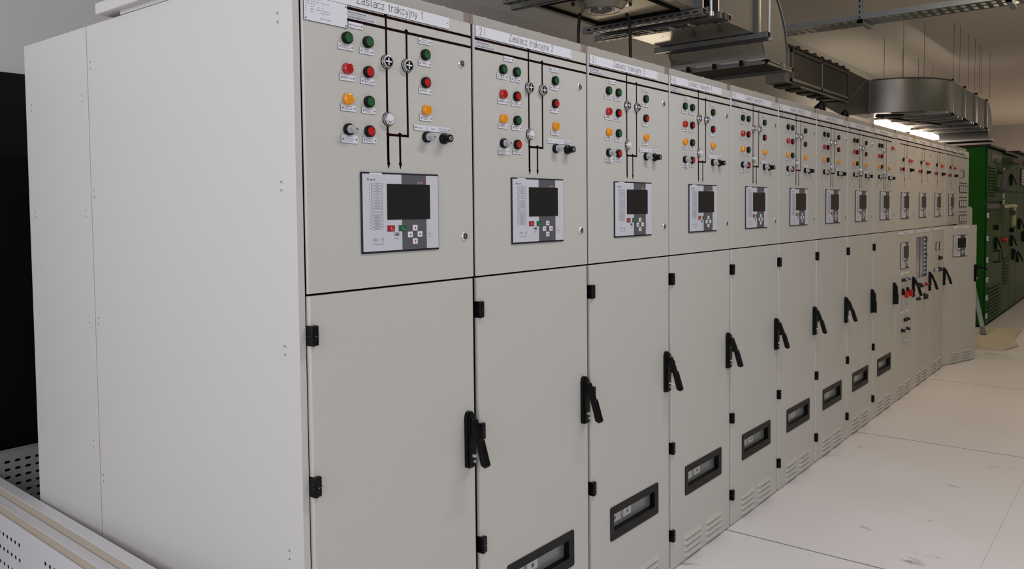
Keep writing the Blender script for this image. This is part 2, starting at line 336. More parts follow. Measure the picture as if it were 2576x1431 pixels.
# ------------------------------------------------------------------ protection relay (local: x0,z0 bottom-left of frame)
RW, RH = 0.2770, 0.2045
def relay_body(b):
    b.box(0, RW, -0.004, 0.0, 0, RH, 'relayframe', b=0.0012)
    b.box(0.0042, RW - 0.0030, -0.0052, -0.003, 0.0052, RH - 0.0045, 'relayface')
    b.box(0.028, 0.069, -0.0053, -0.003, RH - 0.0047, RH - 0.0015, 'white')
    b.box(0.1370, 0.2275, -0.0054, -0.003, 0.0052, RH - 0.0045, 'relaygrey')
    b.text('Rapid', 0.0195, 0.1835, -0.0056, 'ink', h=0.0052, w=0.0255)
    b.text('sesto', 0.1945, 0.1790, -0.0058, 'white', h=0.0038, w=0.021)
    b.prism([(0.2172, 0.1785), (0.2195, 0.1785), (0.2240, 0.1880), (0.2205, 0.1880)], 'y', -0.0059, -0.0054, 'arrow')
    names = ['AUTO', 'LOGIN', 'USZK. W', 'I-max', 'I-zw', 'U>>', 'ZAM. SZYN', 'ZAM. LINII', 'W-DOSTAW/REZ', '', '', 'REZERWA 12', 'REZERWA 13', 'REZERWA 14-1', 'REZERWA 15', 'REZERWA 16']
    for i in range(16):
        z = 0.1744 - i * (0.1117 / 15)
        b.lathe([(0.0012, -0.0051, 'ink'), (0.0011, -0.0056, 'ink')], (0.0268, 0, z), seg=8)
        x0, x1 = 0.0318, 0.0700
        for (a, c, d, e) in ((x0, x1, z - 0.0028, z - 0.0024), (x0, x1, z + 0.0024, z + 0.0028), (x0, x0 + 0.0004, z - 0.0028, z + 0.0028), (x1 - 0.0004, x1, z - 0.0028, z + 0.0028)):
            b.box(a, c, -0.0056, -0.0050, d, e, 'inkgrey')
        if names[i]: b.text(names[i], (x0 + x1) / 2, z - 0.0014, -0.0056, 'inkgrey', h=0.0022, align='c')
    # usb socket and marks
    b.box(0.1095, 0.1260, -0.0058, -0.003, 0.0425, 0.0505, 'ink'); b.box(0.1105, 0.1250, -0.0062, -0.0050, 0.0435, 0.0495, 'relayface'); b.box(0.1120, 0.1235, -0.0064, -0.0050, 0.0445, 0.0480, 'ink')
    b.box(0.1105, 0.1255, -0.0056, -0.0050, 0.0352, 0.0356, 'inkgrey'); b.lathe([(0.0011, -0.0051, 'ink'), (0.001, -0.0056, 'inkgrey')], (0.1105, 0, 0.0354), seg=8)
    b.bar((0.1140, -0.0054, 0.0354), (0.1175, -0.0054, 0.0382), 0.0004, 0.0005, 'inkgrey'); b.bar((0.1165, -0.0054, 0.0354), (0.1210, -0.0054, 0.0322), 0.0004, 0.0005, 'inkgrey')
    b.text('CE', 0.0355, 0.0312, -0.0056, 'inkgrey', h=0.0062, w=0.0125)
    b.lathe([(0.0040, -0.0051, 'inkgrey'), (0.0040, -0.0055, 'inkgrey'), (0.0034, -0.0056, 'relayface')], (0.0560, 0, 0.0340), seg=14); b.bar((0.0535, -0.0058, 0.0318), (0.0585, -0.0058, 0.0362), 0.0004, 0.0006, 'inkgrey')
    b.box(0.0665, 0.0715, -0.0056, -0.0050, 0.0315, 0.0375, 'inkgrey'); b.box(0.0674, 0.0706, -0.0057, -0.0050, 0.0324, 0.0362, 'relayface'); b.box(0.0655, 0.0722, -0.0056, -0.0050, 0.0276, 0.0284, 'inkgrey')
    b.text('MADE IN POLAND', 0.0370, 0.0215, -0.0056, 'inkgrey', h=0.0026, w=0.034)
    b.text('RTM', 0.2345, 0.0430, -0.0056, 'ink', h=0.0028); b.text('Ux 24V DC', 0.2345, 0.0355, -0.0056, 'inkgrey', h=0.0026); b.text('RS', 0.2345, 0.0300, -0.0056, 'inkgrey', h=0.0026)
def relay_screen(b):
    b.box(0.0850, 0.2413, -0.0066, -0.0045, 0.0838, 0.1758, 'screen', b=0.0008)
def key(col, sym, w, h):
    def f(b):
        b.box(-w / 2 - 0.0007, w / 2 + 0.0007, -0.0010, 0, -h / 2 - 0.0007, h / 2 + 0.0007, 'relaygrey', b=0.0003)
        b.box(-w / 2, w / 2, -0.0022, 0, -h / 2, h / 2, col, b=0.0009)
        y = -0.0024
        if sym in '0I':
            b.text(sym, 0, -0.0035, y, 'white', h=0.0075, align='c'); b.box(0.0042, 0.0092, y, y + 0.0003, -0.0040, -0.0034, 'white')
        else:
            a = {'u': PI / 2, 'd': -PI / 2, 'l': PI, 'r': 0}[sym]; s_ = 0.0045
            pts = [(s_ * math.cos(a), s_ * math.sin(a)), (s_ * math.cos(a + 2.3), s_ * math.sin(a + 2.3)), (s_ * math.cos(a - 2.3), s_ * math.sin(a - 2.3))]
            b.prism(pts, 'y', y - 0.0001, y + 0.0002, 'arrow')
    return f
def add_relay(cab, x, z, y=0.0, sx=1.0):
    r = link('relay_panel', shared('relay', relay_body, 'relay_panel'), cab, (x, y, z))
    r.scale = (sx, 1, 1)
    link('screen', shared('rscreen', relay_screen, 'screen'), r)
    for col, sym, kx, kz, w, h in (('relayred', '0', 0.0972, 0.0617, 0.0250, 0.0146), ('relaygreen', 'I', 0.1375, 0.0615, 0.0250, 0.0146), ('white', 'u', 0.1832, 0.0614, 0.0175, 0.0152),
                                   ('white', 'l', 0.1652, 0.0440, 0.0175, 0.0152), ('white', 'r', 0.2012, 0.0440, 0.0175, 0.0152), ('white', 'd', 0.1830, 0.0262, 0.0175, 0.0152)):
        link('key', shared('rkey' + sym, key(col, sym, w, h), 'key'), r, (kx, -0.0050, kz))
    return r

# ------------------------------------------------------------------ doors
def slab(b, x0, x1, z0, z1, y0, y1, mt='paint', rl=True, rr=True, r=0.0035, bend=None):
    def arc(cx, cy, a0, a1): return [(cx + r * math.cos(a0 + (a1 - a0) * i / 4), cy + r * math.sin(a0 + (a1 - a0) * i / 4)) for i in range(5)]
    pts = []
    if rl and bend:      # wide folded edge on the hinge side
        dx, dy = bend
        pts += [(x0 - dx, y1), (x0 - dx, y0 + dy)] + [(x0 - dx * (math.cos(t) ** 1.2), y0 + dy * (1 - math.sin(t) ** 1.2)) for t in (0.35, 0.7, 1.05, 1.35)] + [(x0 + 0.0015, y0)]
    else: pts += arc(x0 + r, y0 + r, PI, 1.5 * PI) if rl else [(x0, y0)]
    pts += arc(x1 - r, y0 + r, 1.5 * PI, 2 * PI) if rr else [(x1, y0)]
    pts += [(x1, y1)] + ([] if (rl and bend) else [(x0, y1)])
    b.prism(pts, 'z', z0, z1, mt)
def hinge(b):
    # corner at x=0 (door left edge), y=0 door face
    b.box(-0.008, 0.0145, -0.011, 0.014, -0.024, 0.024, 'black', b=0.003)
    b.box(-0.008, 0.004, -0.014, -0.005, -0.024, 0.024, 'black', b=0.003)
    b.box(-0.0085, 0.0150, -0.0115, 0.010, -0.0012, 0.0002, 'ink')
    b.box(0.001, 0.004, -0.0152, -0.0120, -0.0014, 0.0000, 'steel'); b.box(0.010, 0.0125, -0.0122, -0.0100, -0.0014, 0.0000, 'steel')
def handle_base(b):
    pr = [(-0.015, -0.078), (-0.009, -0.082), (0.009, -0.082), (0.015, -0.078), (0.0155, 0.066), (0.011, 0.078), (0.004, 0.082), (-0.004, 0.082), (-0.011, 0.078), (-0.0155, 0.066)]
    b.prism(pr, 'y', -0.012, 0.0, 'black')
    pr2 = [(p[0] * 0.78, p[1] * 0.94) for p in pr]
    b.prism(pr2, 'y', -0.020, -0.012, 'black')
    b.lathe([(0.006, -0.020, 'steel'), (0.005, -0.028, 'steel')], (0, 0, -0.045), seg=12)
    b.box(-0.003, 0.003, -0.027, -0.020, -0.064, -0.056, 'steel')
def handle_lever(b):
    # hangs down from the origin along -z, face towards -y
    pr = [(0.004, 0.006), (-0.010, 0.004), (-0.016, -0.004), (-0.018, -0.060), (-0.022, -0.064), (-0.020, -0.136), (-0.012, -0.140), (0.0, -0.130), (-0.004, -0.060)]
    b.prism(pr, 'x', -0.0095, 0.0095, 'black')
    pr = [(-0.017, -0.010), (-0.0195, -0.058), (-0.018, -0.062), (-0.010, -0.030)]
    b.prism(pr, 'x', -0.0105, -0.006, 'black')
def louver(b):
    # four pressed slats, origin at bottom-left of the group
    for i in range(4):
        z = 0.002 + i * 0.0257; w = 0.160; h = 0.017; d = 0.0085; t = 0.010
        A = (0, 0, z); B = (w, 0, z); Cc = (w - t * 0.3, 0, z + h); D = (t * 0.3, 0, z + h)
        E_ = (t, -d, z); F = (w - t, -d, z)
        b.face([E_, F, Cc, D], 'paint'); b.face([A, E_, D], 'paint'); b.face([F, B, Cc], 'paint'); b.face([A, B, F, E_], 'gasket')
def window_frame(b):
    W, H = 0.362, 0.124; x0, x1, z0, z1 = 0.0245, 0.3325, 0.0330, 0.0950; y0 = -0.0035
    r = 0.007
    def rr(xa, xb, za, zb, rad, n=4):
        out = []
        for cx, cz, a in ((xb - rad, zb - rad, 0), (xa + rad, zb - rad, PI / 2), (xa + rad, za + rad, PI), (xb - rad, za + rad, 1.5 * PI)):
            out += [(cx + rad * math.cos(a + PI / 2 * i / n), cz + rad * math.sin(a + PI / 2 * i / n)) for i in range(n + 1)]
        return out
    o = rr(0, W, 0, H, r); q = rr(x0, x1, z0, z1, 0.0015)
    n = len(o)
    for i in range(n):
        j = (i + 1) % n
        b.face([(o[i][0], 0, o[i][1]), (o[j][0], 0, o[j][1]), (o[j][0], y0, o[j][1]), (o[i][0], y0, o[i][1])], 'blacksoft')
        b.face([(o[i][0], y0, o[i][1]), (o[j][0], y0, o[j][1]), (q[j][0], y0 + 0.001, q[j][1]), (q[i][0], y0 + 0.001, q[i][1])], 'blacksoft')
        b.face([(q[i][0], y0 + 0.001, q[i][1]), (q[j][0], y0 + 0.001, q[j][1]), (q[j][0], 0.021, q[j][1]), (q[i][0], 0.021, q[i][1])], 'black')
def window_pane(b):
    b.box(0.0235, 0.3335, 0.0200, 0.0215, 0.0320, 0.0960, 'silver')
    for x0, kind in ((0.050, 0), (0.126, 1)):
        b.box(x0, x0 + 0.057, 0.0190, 0.0201, 0.0500, 0.0850, 'sticker', b=0.0004)
        cx = x0 + (0.014 if kind == 0 else 0.030)
        b.lathe([(0.0095, 0.0189, 'ink'), (0.0095, 0.0186, 'ink'), (0.0070, 0.0185, 'sticker'), (0.0055, 0.0184, 'ink')], (cx, 0, 0.0660), seg=16)
        b.box(cx - 0.001, cx + 0.001, 0.0182, 0.0184, 0.0600, 0.0720, 'sticker')
        if kind == 0:
            for k in range(3): b.text('POLE STYK', x0 + 0.028, 0.073 - k * 0.006, 0.0187, 'inkgrey', h=0.0026, w=0.024)
        else:
            b.text('ZAM.', cx, 0.0785, 0.0187, 'ink', h=0.0028, align='c'); b.text('OTW.', x0 + 0.004, 0.058, 0.0187, 'ink', h=0.0026); b.text('UZ.', x0 + 0.043, 0.070, 0.0187, 'ink', h=0.0026)

def lower_door(kind):
    def f(b):
        x0, x1, z0, z1, y0, y1 = 0.0, 0.5770, 0.006, 1.3005, -0.0035, 0.0085
        if kind == 'window':
            wx0, wx1, wz0, wz1 = 0.140, 0.456, 0.312, 0.380
            slab(b, x0, x1, z0, wz0, y0, y1, bend=(0.0045, 0.0108)); slab(b, x0, x1, wz1, z1, y0, y1, bend=(0.0045, 0.0108))
            slab(b, x0, wx0, wz0, wz1, y0, y1, rr=False, bend=(0.0045, 0.0108)); slab(b, wx1, x1, wz0, wz1, y0, y1, rl=False)
        elif kind == 'glazed':
            wx0, wx1, wz0, wz1 = 0.068, 0.498, 0.890, 1.232
            slab(b, x0, x1, z0, wz0, y0, y1, bend=(0.0045, 0.0108)); slab(b, x0, x1, wz1, z1, y0, y1, bend=(0.0045, 0.0108))
            slab(b, x0, wx0, wz0, wz1, y0, y1, rr=False, bend=(0.0045, 0.0108)); slab(b, wx1, x1, wz0, wz1, y0, y1, rl=False)
        else: slab(b, x0, x1, z0, z1, y0, y1, bend=(0.0045, 0.0108))
    return f
def add_lower_door(cab, kind, lever='open', rz=0.0, loc=(0, 0, 0), handle=True, hinges=True, louvers=True):
    d = link('lower_door', shared('ldoor' + kind, lower_door(kind), 'lower_door'), cab, loc, (0, 0, rz))
    if hinges:
        for z in (1.208, 0.850, 0.512, 0.148): link('hinge', shared('hinge', hinge, 'hinge'), d, (0.0, -0.0035, z))
    if louvers:
        for x in (0.116, 0.326): link('louver', shared('louver', louver, 'louver'), d, (x, -0.0035, 0.0184))
    if kind == 'window':
        link('window_frame', shared('wframe', window_frame, 'window_frame'), d, (0.119, -0.0035, 0.2815))
        link('viewing_window', shared('wpane', window_pane, 'viewing_window'), d, (0.119, -0.0035, 0.2815))
    if handle:
        link('handle', shared('hbase', handle_base, 'handle'), d, (0.546, -0.0035, 0.839))
        ang = {'open': -0.33, 'shut': -0.02, 'turned': -0.1}[lever]
        l = link('lever', shared('hlever', handle_lever, 'lever'), d, (0.546, -0.017, 0.897), (ang, 0, 0))
        if lever == 'turned': l.rotation_euler = (-0.15, -1.35, 0)
    return d

def upper_door(b):
    slab(b, -0.001, 0.5850, 1.3058, 2.0290, 0.0, 0.0065, r=0.0025, bend=(0.0030, 0.0050))

# ------------------------------------------------------------------ mimic lines (thin adhesive strips)
def strip_h(b, x0, x1, z, w=0.0066): b.box(x0, x1, -0.0006, 0.0002, z - w / 2, z + w / 2, 'mimic')
def strip_v(b, x, z0, z1, w=0.0062): b.box(x - w / 2, x + w / 2, -0.00065, 0.0002, z0, z1, 'mimic')
def dot(b, x, z): b.lathe([(0.0062, 0.0002, 'mimic'), (0.0060, -0.0007, 'mimic')], (x, 0, z), seg=14)
def arrowhead(b, x, z): b.prism([(x - 0.0058, z + 0.017), (x + 0.0058, z + 0.017), (x, z)], 'y', -0.0007, 0.0002, 'mimic')
def mimicA(b, first=False, last=False):
    xs = 0.128 if first else 0.001
    strip_h(b, xs, 0.5845, 1.9905); strip_h(b, xs, 0.482 if last else 0.5845, 1.9620)
    strip_v(b, 0.2560, 1.626 if not last else 1.70, 1.990); strip_v(b, 0.3280, 1.693, 1.962); strip_h(b, 0.2530, 0.3311, 1.6930, 0.0062)
    dot(b, 0.2560, 1.9935); dot(b, 0.3280, 1.9650); dot(b, 0.2575, 1.6930); dot(b, 0.2990, 1.6945)
    strip_v(b, 0.2990, 1.622, 1.693); strip_v(b, 0.2575, 1.622, 1.693)
    arrowhead(b, 0.2575, 1.6055); arrowhead(b, 0.2990, 1.6050)
def mimicB(b, start=0.001, full=True):
    strip_h(b, 0.001, 0.5845, 1.9925); strip_h(b, start, 0.5845, 1.9630)
    strip_v(b, 0.2620, 1.632, 1.963, 0.005); strip_v(b, 0.3450, 1.866, 1.992, 0.005); strip_h(b, 0.300, 0.3475, 1.866, 0.005)
    strip_h(b, 0.250, 0.280, 1.700, 0.004); b.prism([(0.262, 1.702), (0.272, 1.692), (0.262, 1.682), (0.252, 1.692)], 'y', -0.0008, 0.0002, 'mimic')
def mimicC(b):
    strip_h(b, 0.001, 0.300, 1.9925); strip_h(b, 0.001, 0.575, 1.9630)
    for z in (1.709, 1.566, 1.421): b.box(0.088, 0.485, -0.002, 0.0002, z - 0.004, z + 0.004, 'blacksoft')

def nameplate(num, txt, w=0.488, x0=0.0035, hide=False):
    def f(b):
        h = 0.0310
        b.box(x0 - 0.0008, x0 + w, -0.0014, 0, 1.9968, 2.0285, 'edge'); b.box(x0, x0 + w, -0.0022, -0.0005, 1.9975, 2.0285, 'white')
        if num:
            engraved(b, num, x0 + 0.0175, 2.0035, -0.0025, 0.0195, 0.0090 if num != '1' else 0.004); b.box(x0 + 0.0398, x0 + 0.0406, -0.0025, -0.002, 1.9980, 2.0280, 'ink')
            b.lathe([(0.0016, -0.0021, 'steel'), (0.0013, -0.0030, 'inkgrey')], (x0 + 0.006, 0, 2.013), seg=8); b.lathe([(0.0016, -0.0021, 'steel'), (0.0013, -0.0030, 'inkgrey')], (x0 + w - 0.006, 0, 2.013), seg=8)
        if txt.startswith('Zas'): engraved(b, txt, x0 + 0.155, 2.0065, -0.0025, 0.0190, 0.228)
        else: b.text(txt, x0 + 0.155, 2.0065, -0.0025, 'inkgrey', h=0.0150, w=0.200)
    return f
def dataplate(b):
    x0, x1, z0, z1 = 0.0, 0.1275, 1.9405, 1.9965
    b.box(x0 - 0.0008, x1 + 0.0004, -0.0016, 0, z0 - 0.0008, z1, 'edge'); b.box(x0, x1, -0.0024, -0.0004, z0, z1, 'white')
    rows = [('Rozdzielnica typu RT-1', 0.004, 1.9905, 0.0036), ('Nr fabr.   001/RT-1/2023     Rok prod. 2023', 0.004, 1.9838, 0.0028), ('Nr ewid. pl.  Ex-01', 0.004, 1.9783, 0.0028),
            ('Un          660 V          IP        40', 0.004, 1.9720, 0.0028), ('In          3000 A      NORMA   PN-EN 50123-1', 0.004, 1.9662, 0.0028), ('Ik           50 kA                  PN-EN 50123-6', 0.004, 1.9604, 0.0028),
            ('MADE IN POLAND', 0.046, 1.9480, 0.0026)]
    for t, x, z, h in rows:
        b.text(t, x0 + x, z, -0.0026, 'inkgrey', h=h, w=min(0.116 - x * 0.3, text_geo(t)[2] * h / 0.72) if t != 'MADE IN POLAND' else 0.032)
    for x in (x0 + 0.004, x1 - 0.004):
        for z in (z0 + 0.0045, z1 - 0.006): b.lathe([(0.0022, -0.0024, 'steel'), (0.0018, -0.0034, 'inkgrey')], (x, 0, z), seg=10)
def buslabels(x0):
    def f(b):
        for t, z, w in (('SZYNA GŁÓWNA +660V', 1.9790, 0.068), ('SZYNA OBEJŚCIOWA (+) 660V', 1.9680, 0.093)):
            b.box(x0, x0 + w, -0.0010, 0, z - 0.0022, z + 0.0068, 'relayface'); b.text(t, x0 + 0.003, z, -0.0014, 'ink', h=0.0046, w=w - 0.010)
    return f

# ------------------------------------------------------------------ cabinet shell
def body(side=False, hinged_open=False):
    def f(b):
        # closed carcass: its front is a black gasket plane set back behind the doors
        b.box(0.0, 0.6, 0.030, 1.478, 0.0, 2.0290, 'paint', front='gasket')
        b.box(-0.0015, 0.6, 0.0130, 0.030, 1.2975, 1.3075, 'gasket'); b.box(0.570, 0.5995, 0.0120, 0.030, 0.004, 2.029, 'gasket'); b.box(0.0, 0.012, 0.0120, 0.030, 0.004, 2.029, 'gasket')
        b.box(0.0, 0.6, 0.0105, 0.030, 0.0, 0.006, 'gasket')
    return f
def rail(w=0.600):
    def f(b):
        b.box(0.0, w - 0.042, 0.0035, 0.060, 2.0300, 2.0580, 'rail', b=0.0008); b.box(w - 0.042, w - 0.0175, 0.0045, 0.058, 2.0300, 2.0575, 'primer'); b.box(w - 0.0150, w, 0.0045, 0.058, 2.0300, 2.0575, 'primer')
        b.box(w - 0.0175, w - 0.015, 0.0060, 0.058, 2.0300, 2.0570, 'rail')
        for x in (0.069, 0.218, 0.341, 0.490):
            if x < w - 0.02: b.lathe([(0.0078, 2.0578, 'bolt'), (0.0072, 2.0618, 'bolt'), (0.0045, 2.0645, 'bolt')], (x, 0.020, 0), axis='z', seg=10)
    return f

GRP = 'row of grey switchgear cabinets'
def put(cab, key, fn, name, x, z, label=None, y=0.0):
    o = link(name, shared(key, fn, name), cab, (x, y, z))
    if label: o['label'] = label
    return o
LBL = {
 'la1': (0.047, 0.0150, ['Załącz bez', 'próby linii']), 'lb1': (0.0465, 0.0150, ['Załącz', 'z próbą linii']), 'la2': (0.047, 0.0150, ['Zablokowany']), 'lb2': (0.0465, 0.0150, ['Wyłącz i', 'odblokowanie']),
 'la3': (0.047, 0.0150, ['Nieudana', 'próba linii']), 'lb3': (0.0465, 0.0150, ['Wyłącznik', 'do pracy']), 'la4': (0.052, 0.0200, ['Kontrola', '1 - Czuwanie', '0 - STOP']), 'lb4': (0.0465, 0.0145, ['Wyłącznik', 'do próby']),
 'lr1': (0.047, 0.0145, ['Zamknij']), 'lr2': (0.047, 0.0145, ['Otwórz']), 'lr3': (0.047, 0.0150, ['Zezwolenie', 'lokalne']), 'lt1': (0.0455, 0.0148, ['Wyłącznik']), 'lt2': (0.0465, 0.0145, ['Odłącznik', 'obejściowy']),
}
def longlabel(b):
    w, h = 0.137, 0.0148
    b.box(-0.0006, w, -0.0012, 0, -0.0006, h, 'edge'); b.box(0, w, -0.0018, -0.0004, 0, h, 'white')
    b.text('Lokalne', 0.012, 0.0055, -0.0020, 'inkgrey', h=0.0042); b.text('Zdalne', 0.064, 0.0055, -0.0020, 'inkgrey', h=0.0042)
    b.text('Wypos. bez próby', 0.096, 0.0085, -0.0020, 'inkgrey', h=0.0036, w=0.030); b.text('i blokowania drzwi', 0.096, 0.0025, -0.0020, 'inkgrey', h=0.0036, w=0.032)
    for sx in (0.048, 0.094): b.box(sx, sx + 0.0006, -0.0021, -0.0018, 0.001, h - 0.001, 'inkgrey')
    for x in (0.006, w - 0.005): b.lathe([(0.0022, -0.0018, 'steel'), (0.0019, -0.0028, 'inkgrey')], (x, 0, h * 0.5), seg=10)

def small_label(cab, key, x, z):
    w, h, t = LBL[key]; put(cab, key, plate(w, h, t, txt=0.0040 if len(t) < 3 else 0.0036), 'label_plate', x, z)

def shell(n, label):
    cab = thing('switchgear_cabinet', label, 'cabinet', (n * 0.6, 0, 0), 0, GRP)
    link('cabinet_body', shared('body', body(), 'cabinet_body'), cab)
    link('top_rail', shared('rail' + str(n == 13), rail(0.49 if n == 13 else 0.6), 'top_rail'), cab)
    return cab

def feeder(n, lever, last=False):
    txt = 'Zasilacz trakcyjny %d' % (n + 1)
    extra = ['first in the row', 'second in the row', 'third in the row', 'fourth in the row', 'fifth in the row', 'sixth in the row', 'seventh in the row', 'eighth in the row'][n] if n < 8 else ''
    lab = 'grey cabinet with nameplate number %d, %s' % (n + 1, extra) if n < 8 else 'grey cabinet with a single chrome cross indicator, just past the feeder numbered eight'
    cab = shell(n, lab)
    ud = link('control_door', shared('udoor', upper_door, 'control_door'), cab)
    put(ud, 'mimicA%d%d' % (n == 0, last), lambda b: mimicA(b, n == 0, last), 'mimic_diagram', 0, 0, 'dark red one-line diagram')
    put(ud, 'name%d' % n, nameplate(str(n + 1) if n < 8 else '', txt if n < 8 else 'Element szyny'), 'nameplate', 0, 0)
    if n == 0: put(ud, 'data', dataplate, 'rating_plate', 0, 0, 'white rating plate with small print')
    put(ud, 'bus%d' % (n == 0), buslabels(0.1290 if n == 0 else 0.0035), 'bus_label', 0, 0)
    zr = (1.917, 1.8432, 1.7697, 1.6966)
    A, B, R = 0.1250, 0.1915, 0.3945
    g = lambda c: button(c)
    put(ud, 'btng', g('green'), 'push_button', A, zr[0], 'green push button'); put(ud, 'btng', g('green'), 'push_button', B, zr[0], 'green push button')
    put(ud, 'lampr', lamp('redlamp'), 'indicator_lamp', A, zr[1], 'red indicator lamp'); put(ud, 'btnr', g('red'), 'push_button', B, zr[1], 'red push button')
    put(ud, 'lampa', lamp('amber'), 'indicator_lamp', A, zr[2], 'amber indicator lamp'); put(ud, 'btng', g('green'), 'push_button', B, zr[2], 'green push button')
    put(ud, 'sel', selector, 'selector_switch', A, zr[3], 'clear rotary knob on black collar'); put(ud, 'btnr', g('red'), 'push_button', B, zr[3], 'red push button')
    if not last:
        put(ud, 'btng', g('green'), 'push_button', R, zr[0] - 0.003, 'green push button'); put(ud, 'btnr', g('red'), 'push_button', R, zr[1] - 0.003, 'red push button')
        small_label(ud, 'lr1', 0.3700, 1.8836); small_label(ud, 'lr2', 0.3705, 1.8100)
        put(ud, 'indx', indicator('x'), 'position_indicator', 0.3250, 1.8760, 'chrome ring with white cross')
    else:
        put(ud, 'lampr', lamp('redlamp'), 'indicator_lamp', 0.484, 1.917, 'red indicator lamp')
    put(ud, 'lampa', lamp('amber'), 'indicator_lamp', R + 0.002, zr[2] - 0.0026, 'amber indicator lamp')
    put(ud, 'sel', selector, 'selector_switch', R + 0.001, zr[3] - 0.002, 'clear rotary knob on black collar')
    put(ud, 'keysw', keyswitch, 'key_switch', 0.4615, 1.6940, 'black key switch with metal barrel')
    put(ud, 'indx', indicator('x'), 'position_indicator', 0.2530, 1.8765 if not last else 1.888, 'chrome ring with white cross')
    put(ud, 'indo', indicator('o'), 'position_indicator', 0.2555, 1.7315, 'chrome ring with white face')
    for k, x, z in (('la1', 0.0990, 1.8878), ('lb1', 0.1657, 1.8865), ('la2', 0.1015, 1.8140), ('lb2', 0.1675, 1.8130), ('la3', 0.1035, 1.7410), ('lb3', 0.1690, 1.7400), ('la4', 0.1028, 1.6635), ('lb4', 0.1700, 1.6675),
                    ('lr3', 0.3715, 1.7378), ('lt1', 0.1320, 1.9440), ('lt2', 0.3710, 1.9415)): small_label(ud, k, x, z)
    put(ud, 'long', longlabel, 'label_plate', 0.3503, 1.7110)
    put(ud, 'lock', lock, 'door_lock', 0.5410, 1.9105); put(ud, 'lock', lock, 'door_lock', 0.5450, 1.4230)
    add_relay(cab, 0.1600, 1.3910)
    add_lower_door(cab, 'window', lever)
    return cab

cabs = []
for n in range(8): cabs.append(feeder(n, 'shut' if n == 7 else 'open'))
cabs.append(feeder(8, 'shut', last=True))

for n in (2, 6):
    d_ = [c for c in cabs[n].children if c.name.startswith('lower_door')][0]
    o = link('latch_pin', shared('latchpin', lambda b: (b.lathe([(0.006, -0.060, 'steel'), (0.006, -0.030, 'steel')], (0, 0, 0), seg=12), b.bar((0, -0.03, 0.012), (0.004, -0.055, -0.010), 0.010, 0.006, 'steel')), 'latch_pin'), d_, (0.548, 0.0, 0.782))
# side panels of the first cabinet
def rivets(b, pts):
    for y, z in pts: b.lathe([(0.0050, -0.0280, 'paint'), (0.0046, -0.0293, 'paint'), (0.0028, -0.0300, 'paint'), (0.0016, -0.0296, 'inkgrey')], (0, y, z), axis='x', seg=10)
def side_front(b):
    b.box(-0.0280, -0.0085, 0.0050, 1.0185, 0.0, 2.0680, 'paint', b=0.0012)
    P = []
    for z in (1.948, 1.5585, 1.172, 0.6815, 0.30): P += [(0.058, z + 0.010), (0.058, z - 0.010)]
    for z in (1.948, 1.560, 1.169, 0.6795): P += [(0.996, z + 0.010), (0.996, z - 0.010)]
    rivets(b, P)
def side_back(b):
    b.box(-0.0280, -0.0085, 1.0235, 1.4790, 0.0, 2.0680, 'paint', b=0.0012)
    P = []
    for z in (1.855, 1.5, 1.170, 0.7785): P += [(1.056, z + 0.010), (1.056, z - 0.010), (1.427, z + 0.010), (1.427, z - 0.010)]
    rivets(b, P)
b = MB(); side_front(b); b.build('side_panel', cabs[0]); b = MB(); side_back(b); b.build('side_panel', cabs[0])
b = MB(); b.box(-0.0085, -0.0035, 0.016, 1.478, 0.0, 2.060, 'gasket'); b.box(-0.012, -0.009, 1.0180, 1.0240, 0.0, 2.066, 'paint'); b.build('panel_gasket', cabs[0])

# raised roof hood at the near end of the first cabinet
b = MB(); b.box(-0.030, 0.560, 0.30, 0.800, 2.0690, 2.0900, 'paint'); b.build('hood_base', None)
hb = bpy.data.objects['hood_base']
hood = thing('roof_hood', 'pale grey raised hood on top of the first cabinet of the row', 'roof hood', (0, 0, 0))
hb.parent = hood
b = MB(); b.box(-0.055, 0.585, 0.27, 0.8990, 2.0800, 2.1130, 'paint', b=0.003); b.build('hood_lid', hood)
b = MB(); b.box(0.0, 0.55, 0.32, 0.78, 2.0285, 2.0695, 'paint'); b.build('hood_collar', hood)

# ------------------------------------------------------------------ outgoing cabinets 10..13
titlesB = ['Prostownik', 'Potrzeby własne', 'Szyny zbiorcze', 'Kabel minusowy']
descB = ['grey cabinet tenth along, two long red levers low on its door', 'grey cabinet with a tall bluish glazed window in the lower door', 'grey cabinet with two small meters on the lower door',
         'grey cabinet whose lower door with a relay panel stands slightly open']
def knob(col, r=0.014, d=0.020):
    def f(b): b.lathe([(r, 0, 'black'), (r, -0.008, 'black'), (r * 0.8, -0.010, col), (r * 0.75, -d, col)], (0, 0, 0), seg=16)
    return f
def redlever(b):
    b.lathe([(0.016, 0, 'black'), (0.016, -0.018, 'black')], (0, 0, 0), seg=14); b.box(-0.010, 0.010, -0.045, -0.018, -0.040, 0.012, 'red', b=0.004); b.box(-0.014, 0.014, -0.016, 0, -0.022, 0.030, 'black', b=0.003)
def whitepair(b):
    b.box(-0.010, 0.010, -0.012, 0, -0.022, 0.016, 'clear', b=0.002); b.box(-0.007, 0.007, -0.014, -0.010, -0.004, 0.010, 'white', b=0.001)
def meter(b):
    b.box(-0.022, 0.022, -0.006, 0, -0.036, 0.036, 'ink', b=0.002); b.box(-0.016, 0.016, -0.008, -0.004, -0.028, 0.028, 'white'); b.box(-0.0012, 0.0012, -0.009, -0.0075, -0.016, 0.020, 'ink')
